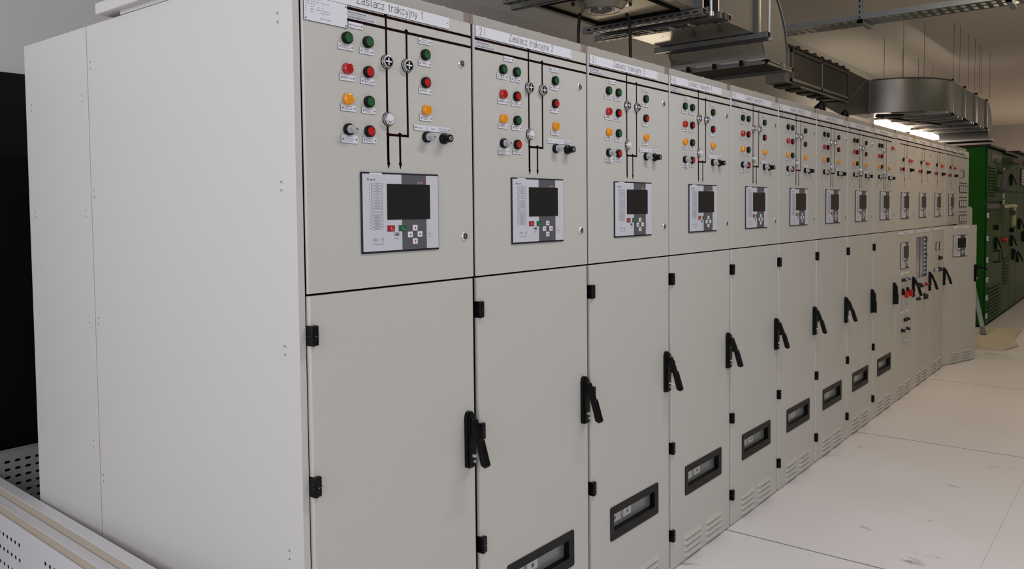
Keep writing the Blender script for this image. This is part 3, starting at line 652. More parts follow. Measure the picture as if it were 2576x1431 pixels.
for k in range(4):
    n = 9 + k
    cab = shell(n, descB[k]); cabs.append(cab)
    ud = link('control_door', shared('udoor', upper_door, 'control_door'), cab)
    put(ud, 'mimicB%d' % (k == 0), (lambda b: mimicB(b, 0.125)) if k == 0 else (lambda b: mimicB(b)), 'mimic_diagram', 0, 0, 'dark red one-line diagram')
    put(ud, 'nameB%d' % k, nameplate('', titlesB[k], w=0.474, x0=0.028), 'nameplate', 0, 0)
    put(ud, 'kb', button('black'), 'push_button', 0.213, 1.846, 'black push button'); put(ud, 'lampr', lamp('redlamp'), 'indicator_lamp', 0.412, 1.845, 'red indicator lamp')
    put(ud, 'lampo', lamp('orange'), 'indicator_lamp', 0.487, 1.845, 'orange indicator lamp'); put(ud, 'lampr', lamp('redlamp'), 'indicator_lamp', 0.150, 1.773, 'red indicator lamp')
    put(ud, 'btnr', button('red'), 'push_button', 0.222, 1.772, 'red push button'); put(ud, 'keysw', keyswitch, 'key_switch', 0.452, 1.772, 'black key switch')
    put(ud, 'minil', plate(0.034, 0.011, ['Zał.'], screws=False, txt=0.0036), 'label_plate', 0.196, 1.822)
    for x, z in ((0.394, 1.822), (0.466, 1.822), (0.133, 1.748), (0.205, 1.748), (0.412 - 0.017, 1.862), (0.170, 1.930)): put(ud, 'minil', None, 'label_plate', x, z)
    put(ud, 'minisq', plate(0.046, 0.020, ['Tryb', 'pracy'], screws=False, txt=0.0050), 'label_plate', 0.432, 1.789)
    if k < 2: put(ud, 'lock', lock, 'door_lock', 0.548, 1.9200)
    else: put(ud, 'keyhole', lambda b: b.lathe([(0.006, 0, 'ink'), (0.006, -0.002, 'ink')], (0, 0, 0), seg=10), 'keyhole', 0.548, 1.920)
    put(ud, 'lock', lock, 'door_lock', 0.545, 1.4230)
    add_relay(cab, 0.1600, 1.3910)
    tl = ['Automatyka SZR', 'Zabezpieczenia', 'Sterownik', 'Telemechanika SN']
    if k < 3:
        d = add_lower_door(cab, ['plain', 'glazed', 'plain'][k], 'open', hinges=False)
        put(d, 'lowt%d' % k, plate(0.490, 0.026, [tl[k]], screws=False, txt=0.011), 'title_plate', 0.060, 1.268, y=-0.0035)
    else:
        d = add_lower_door(cab, 'plain', 'turned', rz=-math.radians(17.8), loc=(-0.01, 0.0, 0), hinges=False)
        put(d, 'lowt3', plate(0.285, 0.024, [tl[k]], screws=False, txt=0.010), 'title_plate', 0.140, 1.271, y=-0.0035)
        r_ = add_relay(cab, -0.01 + 0.142 * math.cos(0.3107) - 0.0036 * math.sin(0.3107), 1.006, y=-0.142 * math.sin(0.3107) - 0.0036 * math.cos(0.3107), sx=0.93); r_.rotation_euler = (0, 0, -math.radians(17.8))
    F = -0.0035
    if k == 0:
        r = add_relay(cab, 0.150, 1.003, y=F)
        put(d, 'wp', plate(0.280, 0.024, ['Pola 1-4'], screws=False, txt=0.009), 'label_plate', 0.144, 0.954, y=F); put(d, 'wp2', plate(0.280, 0.022, ['Odłącznik'], screws=False, txt=0.009), 'label_plate', 0.144, 0.656, y=F)
        for x, c in ((0.210, 'ink'), (0.275, 'clear'), (0.345, 'blueknob')): put(d, 'knob' + c, knob(c, 0.013, 0.030), 'rotary_knob', x, 0.918, y=F)
        for x in (0.220, 0.362): put(d, 'rl', redlever, 'lever_switch', x, 0.822, 'red lever on black base', y=F)
        for x, z in ((0.212, 0.732), (0.353, 0.730), (0.278, 0.440), (0.343, 0.438)): put(d, 'wpair', whitepair, 'toggle_switch', x, z, y=F)
        for x, z in ((0.287, 0.602), (0.368, 0.602), (0.212, 0.527), (0.372, 0.522)): put(d, 'knobink2', knob('ink', 0.015, 0.026), 'rotary_knob', x, z, y=F)
        put(d, 'knobclear', None, 'rotary_knob', 0.290, 0.514, y=F)
    if k == 1:
        b = MB(); b.box(0.070, 0.496, 0.005, 0.0075, 0.892, 1.230, 'blueglass')
        b.box(0.230, 0.250, 0.0035, 0.005, 0.892, 1.230, 'bluedark'); b.box(0.36, 0.494, 0.0035, 0.0050, 0.892, 1.230, 'bluedark')
        for i in range(9):
            z = 0.915 + i * 0.035; b.box(0.375, 0.415, 0.0015, 0.0040, z, z + 0.018, 'sticker'); b.box(0.438, 0.452, 0.0015, 0.0040, z + 0.004, z + 0.012, 'sticker')
        for z in (1.19, 1.06): b.box(0.456, 0.494, 0.0, 0.0040, z, z + 0.026, 'black')
        b.build('glazed_window', d)
        for x, z, c, r_ in ((0.165, 0.846, 'ink', 0.010), (0.213, 0.825, 'ink', 0.014), (0.413, 0.825, 'red', 0.014), (0.111, 0.727, 'ink', 0.013), (0.207, 0.729, 'clear', 0.013), (0.370, 0.725, 'ink', 0.028)):
            put(d, 'kn%s%d' % (c, r_ * 1000), knob(c, r_, 0.030), 'rotary_knob', x, z, y=F)
    if k == 2:
        for x in (0.225, 0.372): put(d, 'meter', meter, 'panel_meter', x, 1.128, y=F)
        for x, z, c, r_ in ((0.346, 1.020, 'ink', 0.020), (0.340, 0.918, 'ink', 0.022), (0.152, 0.922, 'clear', 0.013), (0.195, 0.922, 'clear', 0.013)):
            put(d, 'kn%s%d' % (c, r_ * 1000), knob(c, r_, 0.030), 'rotary_knob', x, z, y=F)

# cabinet 14: three groups of meter windows
cab = shell(13, 'grey end cabinet with three groups of narrow meter windows, last of the row'); cabs.append(cab)
ud = link('control_door', shared('udoor', upper_door, 'control_door'), cab)
put(ud, 'mimicC', mimicC, 'mimic_diagram', 0, 0); put(ud, 'nameC', nameplate('', 'Pomiary', w=0.478, x0=0.027), 'nameplate', 0, 0)
def metergroup(b):
    b.box(0, 0.397, -0.004, 0, 0, 0.072, 'blacksoft')
    for i in range(4): b.box(0.016 + i * 0.096, 0.082 + i * 0.096, -0.0055, -0.003, 0.008, 0.064, 'relayface')
for z in (1.613, 1.467, 1.320): put(ud, 'mg', metergroup, 'meter_group', 0.088, z)
def bracket(b):
    b.tube([(0, 0, 0.035), (0, -0.03, 0.035), (0, -0.03, -0.035), (0, 0, -0.035)], 0.004, 'ink', 6)
put(ud, 'bracket', bracket, 'pull_handle', 0.130, 1.795)
add_lower_door(cab, 'plain', 'shut', handle=False, hinges=False)
b = MB(); b.box(0.600, 0.606, 0.010, 1.478, 0, 2.040, 'paint'); b.build('side_panel', cab)
# low end box
e = thing('end_enclosure', 'low beige-grey enclosure past the end of the cabinet row', 'cabinet', (8.41, 0.0, 0))
b = MB(); b.box(0, 0.27, 0.02, 0.60, 0, 1.470, 'paint', b=0.003); b.build('enclosure_body', e)
b = MB(); b.box(0.012, 0.258, 0.008, 0.020, 0.03, 1.455, 'paint', b=0.002); b.build('enclosure_door', e)

# ------------------------------------------------------------------ white panels leaning against the end of the row
TH = math.radians(2.4)
def leaning(name, label, xa, xb, ztop, y0, y1, perf=False):
    t = thing(name, label, 'sheet metal panel', (0, 0, 0), 0, 'white panels standing against the end of the row')
    return t
def panel_mesh(x_far, thick, ztop, y0, y1, lip=0.0025):
    # x_far = the face nearer to the cabinets at y=1.84; drifts away towards the camera
    b = MB()
    def X(x, y): return x - (1.84 - y) * math.tan(TH) * 0.88
    def Z(y): return ztop
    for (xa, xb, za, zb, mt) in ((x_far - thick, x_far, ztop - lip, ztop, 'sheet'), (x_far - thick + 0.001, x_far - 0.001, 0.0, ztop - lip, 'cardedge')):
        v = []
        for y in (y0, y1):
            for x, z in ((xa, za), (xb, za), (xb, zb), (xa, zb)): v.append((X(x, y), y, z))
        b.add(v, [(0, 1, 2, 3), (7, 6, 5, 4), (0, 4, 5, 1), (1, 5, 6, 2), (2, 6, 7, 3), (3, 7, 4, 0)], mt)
    return b, X
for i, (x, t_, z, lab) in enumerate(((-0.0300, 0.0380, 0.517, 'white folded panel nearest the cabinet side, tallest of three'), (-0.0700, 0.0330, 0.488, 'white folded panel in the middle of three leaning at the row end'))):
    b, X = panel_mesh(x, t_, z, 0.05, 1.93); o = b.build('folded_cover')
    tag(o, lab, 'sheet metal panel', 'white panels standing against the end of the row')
# perforated one: flange on top, face with square holes
pt = thing('perforated_cover', 'white panel with groups of small square holes, lowest of three at the row end', 'sheet metal panel', (0, 0, 0), 0, 'white panels standing against the end of the row')
def holed(b, xf, y_list, z_list, hw, hh, Y0, Y1, Z0, Z1, X, th=0.0015, mt='sheet'):
    ys = sorted(set([Y0, Y1] + [round(v, 5) for y in y_list for v in (y - hw / 2, y + hw / 2)])); zs = sorted(set([Z0, Z1] + [round(v, 5) for z in z_list for v in (z - hh / 2, z + hh / 2)]))
    def ish(a, lst, w): return any(abs(a - c) < w / 2 for c in lst)
    for i in range(len(ys) - 1):
        for j in range(len(zs) - 1):
            cy, cz = (ys[i] + ys[i + 1]) / 2, (zs[j] + zs[j + 1]) / 2
            if ish(cy, y_list, hw) and ish(cz, z_list, hh):
                # walls of the hole
                for (a, c) in (((ys[i], zs[j]), (ys[i + 1], zs[j])), ((ys[i + 1], zs[j]), (ys[i + 1], zs[j + 1])), ((ys[i + 1], zs[j + 1]), (ys[i], zs[j + 1])), ((ys[i], zs[j + 1]), (ys[i], zs[j]))):
                    b.face([(X(xf, a[0]), a[0], a[1]), (X(xf, c[0]), c[0], c[1]), (X(xf + th, c[0]), c[0], c[1]), (X(xf + th, a[0]), a[0], a[1])], mt)
                continue
            b.face([(X(xf, ys[i]), ys[i], zs[j]), (X(xf, ys[i + 1]), ys[i + 1], zs[j]), (X(xf, ys[i + 1]), ys[i + 1], zs[j + 1]), (X(xf, ys[i]), ys[i], zs[j + 1])], mt)
def Xd(x, y): return x - (1.84 - y) * math.tan(TH) * 0.88
b = MB()
ylist = [1.413 + 0.0372 * i for i in range(13)] + [1.188 - 0.0372 * i for i in range(10)] + [0.60 - 0.0372 * i for i in range(10)]
holed(b, -0.1080, ylist, [0.3935, 0.3415, 0.2885, 0.2355], 0.0165, 0.0130, 0.05, 1.93, 0.02, 0.4560, Xd)
bb = b.build('panel_face', pt)
b = MB()
v = []
for y in (0.05, 1.93):
    for x, z in ((-0.1080, 0.4560), (-0.1040, 0.4560), (-0.1040, 0.4580), (-0.1080, 0.4580)): v.append((Xd(x, y), y, z))
b.add(v, [(0, 1, 2, 3), (7, 6, 5, 4), (0, 4, 5, 1), (1, 5, 6, 2), (2, 6, 7, 3), (3, 7, 4, 0)], 'sheet')
v = []
for y in (0.05, 1.93):
    for x, z in ((-0.1045, 0.02), (-0.1040, 0.02), (-0.1040, 0.4560), (-0.1045, 0.4560)): v.append((Xd(x, y), y, z))
b.add(v, [(0, 1, 2, 3), (7, 6, 5, 4), (0, 4, 5, 1), (1, 5, 6, 2), (2, 6, 7, 3), (3, 7, 4, 0)], 'gasket')
b.build('panel_backing', pt)

# perforated zinc sheet behind the end of the row
b = MB()
def slot_sheet(b, x0, x1, z0, z1, y):
    px, pz, w, h = 0.0372, 0.0308, 0.0225, 0.0105
    nx = int((x1 - x0) / px); nz = int((z1 - z0 - 0.03) / pz)
    for i in range(nx):
        for j in range(nz):
            cx = x0 + (i + 0.5) * px; cz = z1 - 0.030 - (j + 0.5) * pz
            hole = []
            for s_, a0 in ((1, -PI / 2), (-1, PI / 2)):
                for q in range(4): 
                    a = a0 + PI * q / 3; hole.append((cx + s_ * (w - h) / 2 + h / 2 * math.cos(a), cz + h / 2 * math.sin(a)))
            outer = [(cx + px / 2 * 0.5, cz - pz / 2), (cx + px / 2, cz - pz / 2), (cx + px / 2, cz + pz / 2), (cx + px / 4, cz + pz / 2), (cx - px / 4, cz + pz / 2), (cx - px / 2, cz + pz / 2), (cx - px / 2, cz - pz / 2), (cx - px / 4, cz - pz / 2)]
            for q in range(8):
                r = (q + 1) % 8
                b.face([(outer[q][0], y, outer[q][1]), (outer[r][0], y, outer[r][1]), (hole[r][0], y, hole[r][1]), (hole[q][0], y, hole[q][1])], 'perf')
                b.face([(hole[q][0], y, hole[q][1]), (hole[r][0], y, hole[r][1]), (hole[r][0], y + 0.0015, hole[r][1]), (hole[q][0], y + 0.0015, hole[q][1])], 'perf')
    b.box(x0, x0 + nx * px, y, y + 0.0015, z1 - 0.030, z1, 'perf'); b.box(x0, x0 + nx * px, y - 0.004, y + 0.012, z1, z1 + 0.0015, 'perf')
    zb = z1 - 0.030 - nz * pz
    b.box(x0, x0 + nx * px, y, y + 0.0015, 0.0, zb, 'perf')
slot_sheet(b, -1.095, 0.60, 0.16, 0.5780, 1.950)
o = b.build('perforated_sheet'); tag(o, 'zinc sheet with rows of oblong slots in front of the black door', 'metal sheet')

# ------------------------------------------------------------------ galvanised duct with exhaust fan (over cabinets 4-8)
def rectring(b, x0, x1, y0, y1, z, w, t, mt):
    b.box(x0, x1, y0, y0 + w, z, z + t, mt); b.box(x0, x1, y1 - w, y1, z, z + t, mt); b.box(x0, x0 + w, y0, y1, z, z + t, mt); b.box(x1 - w, x1, y0, y1, z, z + t, mt)
DY0, DY1 = 0.490, 1.150
duct = thing('ventilation_duct', 'square galvanised duct with a round exhaust fan and a downward elbow', 'duct', (3.0, 0.8, 2.6))
def D(b, name, parent=duct):
    o = b.build(name, parent); o.location = (-3.0, -0.8, -2.6); return o
b = MB(); b.box(2.250, 3.080, DY0, DY1, 2.6, 3.050, 'galvdull'); b.box(2.252, 3.078, DY0 + 0.002, DY1 - 0.002, 2.5992, 2.6, 'beige'); D(b, 'fan_box')
b = MB(); rectring(b, 2.400, 3.000, 0.560, 1.095, 2.590, 0.024, 0.010, 'gasket'); D(b, 'access_gasket')
b = MB(); b.box(3.100, 3.270, DY0 + 0.02, DY1 - 0.02, 2.610, 3.040, 'gasket'); D(b, 'flexible_collar')
b = MB(); b.box(3.300, 3.915, DY0, DY1, 2.6, 3.030, 'galvdull'); b.box(3.302, 3.913, DY0 + 0.002, DY1 - 0.002, 2.5990, 2.6, 'galvpol')
for px_, py_ in ((3.42, 0.62), (3.42, 0.86), (3.42, 1.08), (3.60, 0.72), (3.60, 0.98), (3.78, 0.62), (3.78, 0.88), (3.80, 1.10), (3.68, 0.84)): b.lathe([(0.006, 2.5990, 'ink'), (0.004, 2.5975, 'ink')], (px_, py_, 0), axis='z', seg=8)
D(b, 'duct_section')
# elbow
cx, cz = 3.915, 2.450
def arc2(r, a0, a1, n): return [(cx + r * math.cos(a0 + (a1 - a0) * i / n), cz + r * math.sin(a0 + (a1 - a0) * i / n)) for i in range(n + 1)]
poly = arc2(0.150, PI / 2, 0.0, 12) + arc2(0.570, 0.0, PI / 2, 24)
b = MB(); b.prism(poly, 'y', DY0, DY1, 'elbow', smooth=False, cap0='galvdull', cap1='galvdull'); 
b.box(cx + 0.152, cx + 0.568, DY0 + 0.002, DY1 - 0.002, 2.4480, 2.4500, 'darkhole'); D(b, 'elbow')
b = MB()
for r in (0.150, 0.570):
    pts = arc2(r, 0.0, PI / 2, 16)
    for (p, q) in zip(pts, pts[1:]): b.bar((p[0], DY0 - 0.004, p[1]), (q[0], DY0 - 0.004, q[1]), 0.010, 0.006, 'galv')
pts = arc2(0.150, 0.0, PI / 2, 12)
for (p, q) in zip(pts, pts[1:]): b.bar((p[0], DY1 + 0.004, p[1]), (q[0], DY1 + 0.004, q[1]), 0.010, 0.008, 'galv')
D(b, 'elbow_seam')
b = MB(); rectring(b, cx + 0.115, cx + 0.605, DY0 - 0.035, DY1 + 0.035, 2.4440, 0.040, 0.006, 'galv'); rectring(b, cx + 0.122, cx + 0.598, DY0 - 0.028, DY1 + 0.028, 2.4260, 0.012, 0.018, 'galv')
for y in (0.63, 0.82, 1.01): b.box(cx + 0.100, cx + 0.135, y - 0.014, y + 0.014, 2.425, 2.462, 'black', b=0.003)
b.box(cx + 0.37, cx + 0.40, DY0 - 0.045, DY0 - 0.020, 2.43, 2.460, 'galv'); D(b, 'flange')
# support channels and rods
def channel(x, y0, y1, w=0.040, h=0.036, z=2.560, mt='galv', slots=True):
    b = MB(); b.box(x - w / 2, x + w / 2, y0, y1, z, z + 0.002, mt); b.box(x - w / 2, x - w / 2 + 0.002, y0, y1, z, z + h, mt); b.box(x + w / 2 - 0.002, x + w / 2, y0, y1, z, z + h, mt)
    b.box(x - w / 2, x + w / 2, y0, y1, z + h - 0.002, z + h, mt)
    if slots:
        y = y0 + 0.03
        while y < y1 - 0.04: b.box(x - 0.006, x + 0.006, y, y + 0.028, z - 0.0006, z, 'darkhole'); b.box(x - w / 2 - 0.0006, x - w / 2, y, y + 0.028, z + 0.012, z + 0.022, 'darkhole'); y += 0.05
    return b
for x, y0, y1, w, z in ((2.160, 0.35, 1.130, 0.045, 2.560), (2.270, 0.38, 1.170, 0.030, 2.556), (3.060, 0.440, 1.230, 0.050, 2.562), (3.130, 0.455, 1.190, 0.014, 2.585), (3.190, 0.40, 1.200, 0.016, 2.560), (3.255, 0.40, 1.230, 0.016, 2.566), (3.305, 0.400, 1.300, 0.046, 2.562), (3.910, 0.400, 1.200, 0.049, 2.562), (3.965, 0.430, 1.150, 0.018, 2.556)):
    D(channel(x, y0, y1, w=w, z=z, slots=w in (0.050, 0.046, 0.045)), 'support_channel')
for y in (0.60, 0.72, 0.86, 1.0):
    b = MB(); b.box(3.180, 3.266, y - 0.012, y + 0.012, 2.552, 2.566, 'galv', b=0.002); b.lathe([(0.007, 2.545, 'bolt'), (0.007, 2.552, 'bolt')], (3.19, y, 0), axis='z', seg=8); D(b, 'clamp')
for x, y in ((3.120, 0.430), (3.985, 0.430), (2.20, 0.41)):
    b = MB(); b.lathe([(0.0085, 0, 'bolt'), (0.0085, 1.03, 'bolt')], (x, y, 2.570), axis='z', seg=8); b.lathe([(0.016, -0.012, 'bolt'), (0.016, 0.012, 'bolt')], (x, y, 2.575), axis='z', seg=6); D(b, 'hanger_rod')
for q in ((3.080, 3.094, 0.462, 0.490, 2.562, 3.05), (3.286, 3.300, 0.462, 0.490, 2.562, 3.05), (3.900, 3.945, 0.468, 0.490, 2.580, 3.03)):
    b = MB(); b.box(*q, 'galv'); D(b, 'vertical_flange')
# fan
FX, FY = 2.600, 0.820
fan = MB(); fan.lathe([(0.165, 2.600, 'galvpol'), (0.165, 2.596, 'galv'), (0.145, 2.593, 'galvpol'), (0.135, 2.592, 'galvpol'), (0.108, 2.560, 'galvpol'), (0.100, 2.557, 'galvpol'), (0.098, 2.559, 'beige')], (FX, FY, 0), axis='z', seg=40)
D(fan, 'fan_cone')
fan = MB(); fan.lathe([(0.058, 2.559, 'galv'), (0.058, 2.554, 'galv'), (0.048, 2.550, 'galvdull'), (0.030, 2.552, 'galvdull')], (FX - 0.02, FY - 0.01, 0), axis='z', seg=26)
for a in (0.4, 2.0, 3.6, 5.2): fan.lathe([(0.008, 2.560, 'bolt'), (0.008, 2.547, 'bolt')], (FX - 0.02 + 0.062 * math.cos(a), FY - 0.01 + 0.062 * math.sin(a), 0), axis='z', seg=8)
for a in (0.2, 1.3, 2.3, 3.4, 4.4, 5.4): fan.lathe([(0.010, 2.594, 'ink'), (0.008, 2.584, 'ink')], (FX + 0.155 * math.cos(a), FY + 0.155 * math.sin(a), 0), axis='z', seg=8)
D(fan, 'fan_hub')
# two black cables dropping from the fan
def bez(p0, p1, p2, p3, n=14):
    out = []
    for i in range(n + 1):
        t = i / n; out.append(tuple((1 - t) ** 3 * a + 3 * t * (1 - t) ** 2 * c + 3 * t * t * (1 - t) * d + t ** 3 * e_ for a, c, d, e_ in zip(p0, p1, p2, p3)))
    return out
b = MB(); b.tube(bez((2.640, 0.985, 2.580), (2.640, 1.0, 2.50), (2.600, 0.99, 2.35), (2.720, 1.00, 2.045)), 0.0085, 'cable'); o = b.build('power_cable'); tag(o, 'thin black cable hanging from the fan nearer the first cabinets', 'cable', 'cables hanging from the fan')
b = MB(); b.tube(bez((2.760, 0.760, 2.560), (2.83, 0.76, 2.54), (2.80, 0.78, 2.35), (2.95, 0.82, 2.045)), 0.0095, 'cable'); o = b.build('power_cable'); tag(o, 'thick black cable curving out of the fan rim down behind the rail', 'cable', 'cables hanging from the fan')

# ------------------------------------------------------------------ second duct: louvred silencer, wide bend and straight run
d2 = thing('ventilation_duct', 'galvanised duct with a ribbed box, wide round bend and segmented run above the lamps', 'duct', (8.0, 1.1, 2.6))
def D2(b, name):
    o = b.build(name, d2); o.location = (-8.0, -1.1, -2.6); return o
b = MB(); b.box(6.160, 8.000, 1.115, 1.290, 2.620, 2.950, 'galvdull'); D2(b, 'ribbed_box')
b = MB()
for i in range(24):
    x = 6.32 + i * 0.068; b.prism([(x, 1.115), (x + 0.030, 1.100), (x + 0.060, 1.115)], 'z', 2.665, 2.905, 'darkgrey')
b.box(6.300, 6.330, 1.095, 1.115, 2.640, 2.940, 'galvdull'); b.box(7.12, 7.15, 1.092, 1.115, 2.640, 2.940, 'galv')
b.box(6.300, 8.0, 1.092, 1.115, 2.640, 2.665, 'galv'); b.box(6.300, 8.0, 1.092, 1.115, 2.905, 2.935, 'darkgrey'); b.box(6.160, 8.02, 1.085, 1.30, 2.944, 2.956, 'darkgrey'); D2(b, 'rib_bank')
b = MB()
for i in range(7): b.box(6.42 + i * 0.23, 6.47 + i * 0.23, 1.080, 1.11, 2.952, 2.972, 'black', b=0.004)
for i in range(6): b.box(6.30 + i * 0.30, 6.48 + i * 0.30, 1.10, 1.27, 2.596, 2.618, 'blacksoft')
b.box(6.5, 8.0, 1.085, 1.105, 2.600, 2.612, 'galv'); D2(b, 'latches')
b = MB(); b.add([(8.0, 1.1, 2.62), (8.83, 1.1, 2.555), (8.83, 1.1, 2.935), (8.0, 1.1, 2.950), (8.0, 1.4, 2.62), (8.83, 1.4, 2.555), (8.83, 1.4, 2.935), (8.0, 1.4, 2.950)],
                [(0, 1, 2, 3), (7, 6, 5, 4), (0, 4, 5, 1), (1, 5, 6, 2), (2, 6, 7, 3), (3, 7, 4, 0)], 'darkgrey')
b.bar((8.05, 1.097, 2.625), (8.66, 1.097, 2.925), 0.006, 0.012, 'galv'); b.box(8.79, 8.825, 1.083, 1.10, 2.545, 2.940, 'galv'); D2(b, 'transition')
CX, CY = 9.490, 1.060
def arcp(r, a0, a1, n): return [(CX + r * math.cos(a0 + (a1 - a0) * i / n), CY + r * math.sin(a0 + (a1 - a0) * i / n)) for i in range(n + 1)]
b = MB(); b.prism(arcp(0.690, PI, 1.5 * PI, 36) + arcp(0.06, 1.5 * PI, PI, 8), 'z', 2.560, 2.930, 'galv'); b.box(8.80, 9.43, 1.06, 1.30, 2.56, 2.93, 'galv')
for z in (2.553, 2.925):
    pts = arcp(0.694, PI, 1.5 * PI, 30)
    for p, q in zip(pts, pts[1:]): b.bar((p[0], p[1], z + 0.006), (q[0], q[1], z + 0.006), 0.012, 0.012, 'galv' if z < 2.7 else 'darkgrey')
D2(b, 'round_bend')
yb = CY - 0.690
b = MB(); b.box(9.490, 12.02, yb, yb + 0.63, 2.560, 2.930, 'galvdull'); D2(b, 'straight_run')
for x in (9.490, 10.25, 11.02, 11.08, 11.90):
    b = MB(); b.box(x - 0.014, x + 0.014, yb - 0.022, yb, 2.540, 2.950, 'galv'); b.box(x - 0.014, x + 0.014, yb - 0.022, yb + 0.65, 2.540, 2.560, 'galv'); b.box(x - 0.014, x + 0.014, yb - 0.022, yb + 0.65, 2.930, 2.950, 'galv')
    D2(b, 'joint_flange')
cx, cz = 12.02, 2.420
b = MB(); b.prism(arc2(0.13, PI / 2, 0, 8) + arc2(0.51, 0, PI / 2, 16), 'y', yb, yb + 0.63, 'galvdull'); b.box(cx + 0.10, cx + 0.54, yb - 0.03, yb + 0.66, 2.400, 2.425, 'galv'); b.box(cx + 0.14, cx + 0.50, yb + 0.01, yb + 0.62, 2.396, 2.401, 'darkhole'); D2(b, 'end_elbow')
for x in (9.10, 9.75, 10.0, 10.6, 10.75, 11.3, 11.5, 11.95):
    b = MB(); b.box(x - 0.02, x + 0.02, yb - 0.03, 1.08, 2.520, 2.545, 'galv'); D2(b, 'support_channel')
b = MB(); b.bar((8.85, 1.02, 2.535), (9.30, 0.60, 2.535), 0.03, 0.02, 'blacksoft'); D2(b, 'brace'); b = MB(); b.bar((8.95, 1.05, 2.53), (10.9, 0.62, 2.53), 0.025, 0.02, 'blacksoft'); D2(b, 'brace')
for x, y in ((9.02, 0.78), (9.20, 0.60), (9.50, 0.35), (9.75, 0.33), (10.30, 0.33), (10.75, 0.33), (11.08, 0.33), (11.25, 0.33), (11.92, 0.33)):
    b = MB(); b.lathe([(0.0025, 0, 'galvdull'), (0.0025, 0.66, 'galvdull')], (x, y, 2.945), axis='z', seg=6); D2(b, 'hanger_rod')
# cable coils on the cabinet roofs
for x, lab in ((7.46, 'black cable loop arching above the cabinets beneath the ribbed box'), (8.28, 'flatter black cable loop arching just before the first lamp')):
    b = MB()
    for k in range(4):
        pts = [(x + (0.19 - 0.012 * k) * math.cos(a), 1.20 + 0.025 * k, 2.030 + (0.54 - 0.02 * k - (0.02 if x > 8 else 0)) * math.sin(a)) for a in [PI * i / 16 for i in range(17)]]
        b.tube(pts, 0.014, 'cable', 6)
    o = b.build('cable_loop'); tag(o, lab, 'cable', 'black cable loops behind the roof line')

# ------------------------------------------------------------------ light fittings
def fitting(x0, x1, lab):
    t = thing('strip_light', lab, 'lamp', ((x0 + x1) / 2, 1.20, 2.545), 0, 'lit strip lights under the duct')
    L_ = x1 - x0
    def capsule(b, L_, w, z0, z1, mt, zz=None):
        r = w / 2; n = 8; pts = [(L_ / 2 - r + r * math.cos(a), r * math.sin(a)) for a in [-PI / 2 + PI * i / n for i in range(n + 1)]] + [(-L_ / 2 + r + r * math.cos(a), r * math.sin(a)) for a in [PI / 2 + PI * i / n for i in range(n + 1)]]
        b.prism(pts, 'z', z0, z1, mt)
    b = MB(); capsule(b, L_ + 0.02, 0.125, 0.010, 0.050, 'lampbody'); b.build('housing', t)
    b = MB(); capsule(b, L_, 0.135, -0.045, 0.012, 'tube'); b.build('diffuser', t)
    b = MB()
    for x in (-L_ * 0.33, L_ * 0.33): b.box(x - 0.015, x + 0.015, -0.01, 0.01, 0.050, 0.075, 'galv')
    b.bar((-L_ * 0.45, 0, 0.08), (L_ * 0.45, 0, 0.08), 0.04, 0.02, 'galv'); b.build('bracket', t)
    for x in (-L_ * 0.33, L_ * 0.33):
        b = MB(); b.lathe([(0.004, 0.085, 'galv'), (0.004, 1.055, 'galv')], (x, 0, 0), axis='z', seg=6); b.build('hanger_rod', t)
fitting(9.640, 11.060, 'lit strip light nearer the ribbed duct box'); fitting(11.500, 12.920, 'lit strip light nearer the green cabinets')

# ------------------------------------------------------------------ cable tray under the ceiling
tray = thing('cable_tray', 'perforated zinc cable tray crossing below the ceiling', 'cable tray', (6.9, -1.5, 3.2))
b = MB(); b.box(-0.155, -0.153, -3.4, 2.95, 0, 0.050, 'strut'); b.box(0.153, 0.155, -3.4, 2.95, 0, 0.050, 'strut'); b.build('tray_side', tray)
b = MB()
y = -3.4
while y < 2.90:
    b.box(-0.153, 0.153, y, y + 0.040, 0.0, 0.0015, 'galv'); b.box(-0.153, -0.120, y + 0.040, y + 0.075, 0, 0.0015, 'galv'); b.box(-0.02, 0.02, y + 0.040, y + 0.075, 0, 0.0015, 'galv'); b.box(0.120, 0.153, y + 0.040, y + 0.075, 0, 0.0015, 'galv'); y += 0.075
b.build('tray_base', tray)
for y in (2.13, 0.96, -0.3):
    b = MB(); b.box(-0.185, -0.158, y - 0.022, y + 0.022, -0.035, 0.40, 'strut')
    for i in range(8): b.box(-0.1856, -0.185, y - 0.006, y + 0.006, 0.0 + i * 0.05, 0.026 + i * 0.05, 'darkhole')
    b.box(-0.185, 0.185, y - 0.022, y + 0.022, -0.035, -0.003, 'strut'); b.build('hanger', tray)

# ------------------------------------------------------------------ green cabinets at the far end
GG = 'green cabinets at the far end'
def gcab(x0, w, h, lab, y0=0.08):
    t = thing('green_cabinet', lab, 'cabinet', (x0, y0, 0), 0, GG)
    b = MB(); b.box(0, w, 0.022, 0.92, 0.02, h, 'grn'); b.box(0.0, w, 0.03, 0.92, 0.0, 0.02, 'gasket'); b.build('cabinet_body', t)
    b = MB(); b.box(-0.01, w, -0.03, 0.94, h, h + 0.025, 'blacksoft'); b.build('roof_plate', t)
    return t
def glouv(t, x, z, w, n, dz):
    b = MB()
    for i in range(n): b.box(x, x + w, -0.008, 0.0, z + i * dz, z + i * dz + dz * 0.45, 'grn'); b.box(x + 0.005, x + w - 0.005, -0.0085, -0.0005, z + i * dz - dz * 0.22, z + i * dz, 'gasket')
    b.build('louver', t)
def ghandle(t, x, z):
    b = MB(); b.box(x - 0.02, x + 0.02, -0.03, 0, z - 0.08, z + 0.08, 'black', b=0.004); b.bar((x + 0.0, -0.03, z + 0.06), (x + 0.0, -0.075, z - 0.07), 0.028, 0.02, 'black'); b.build('handle', t)
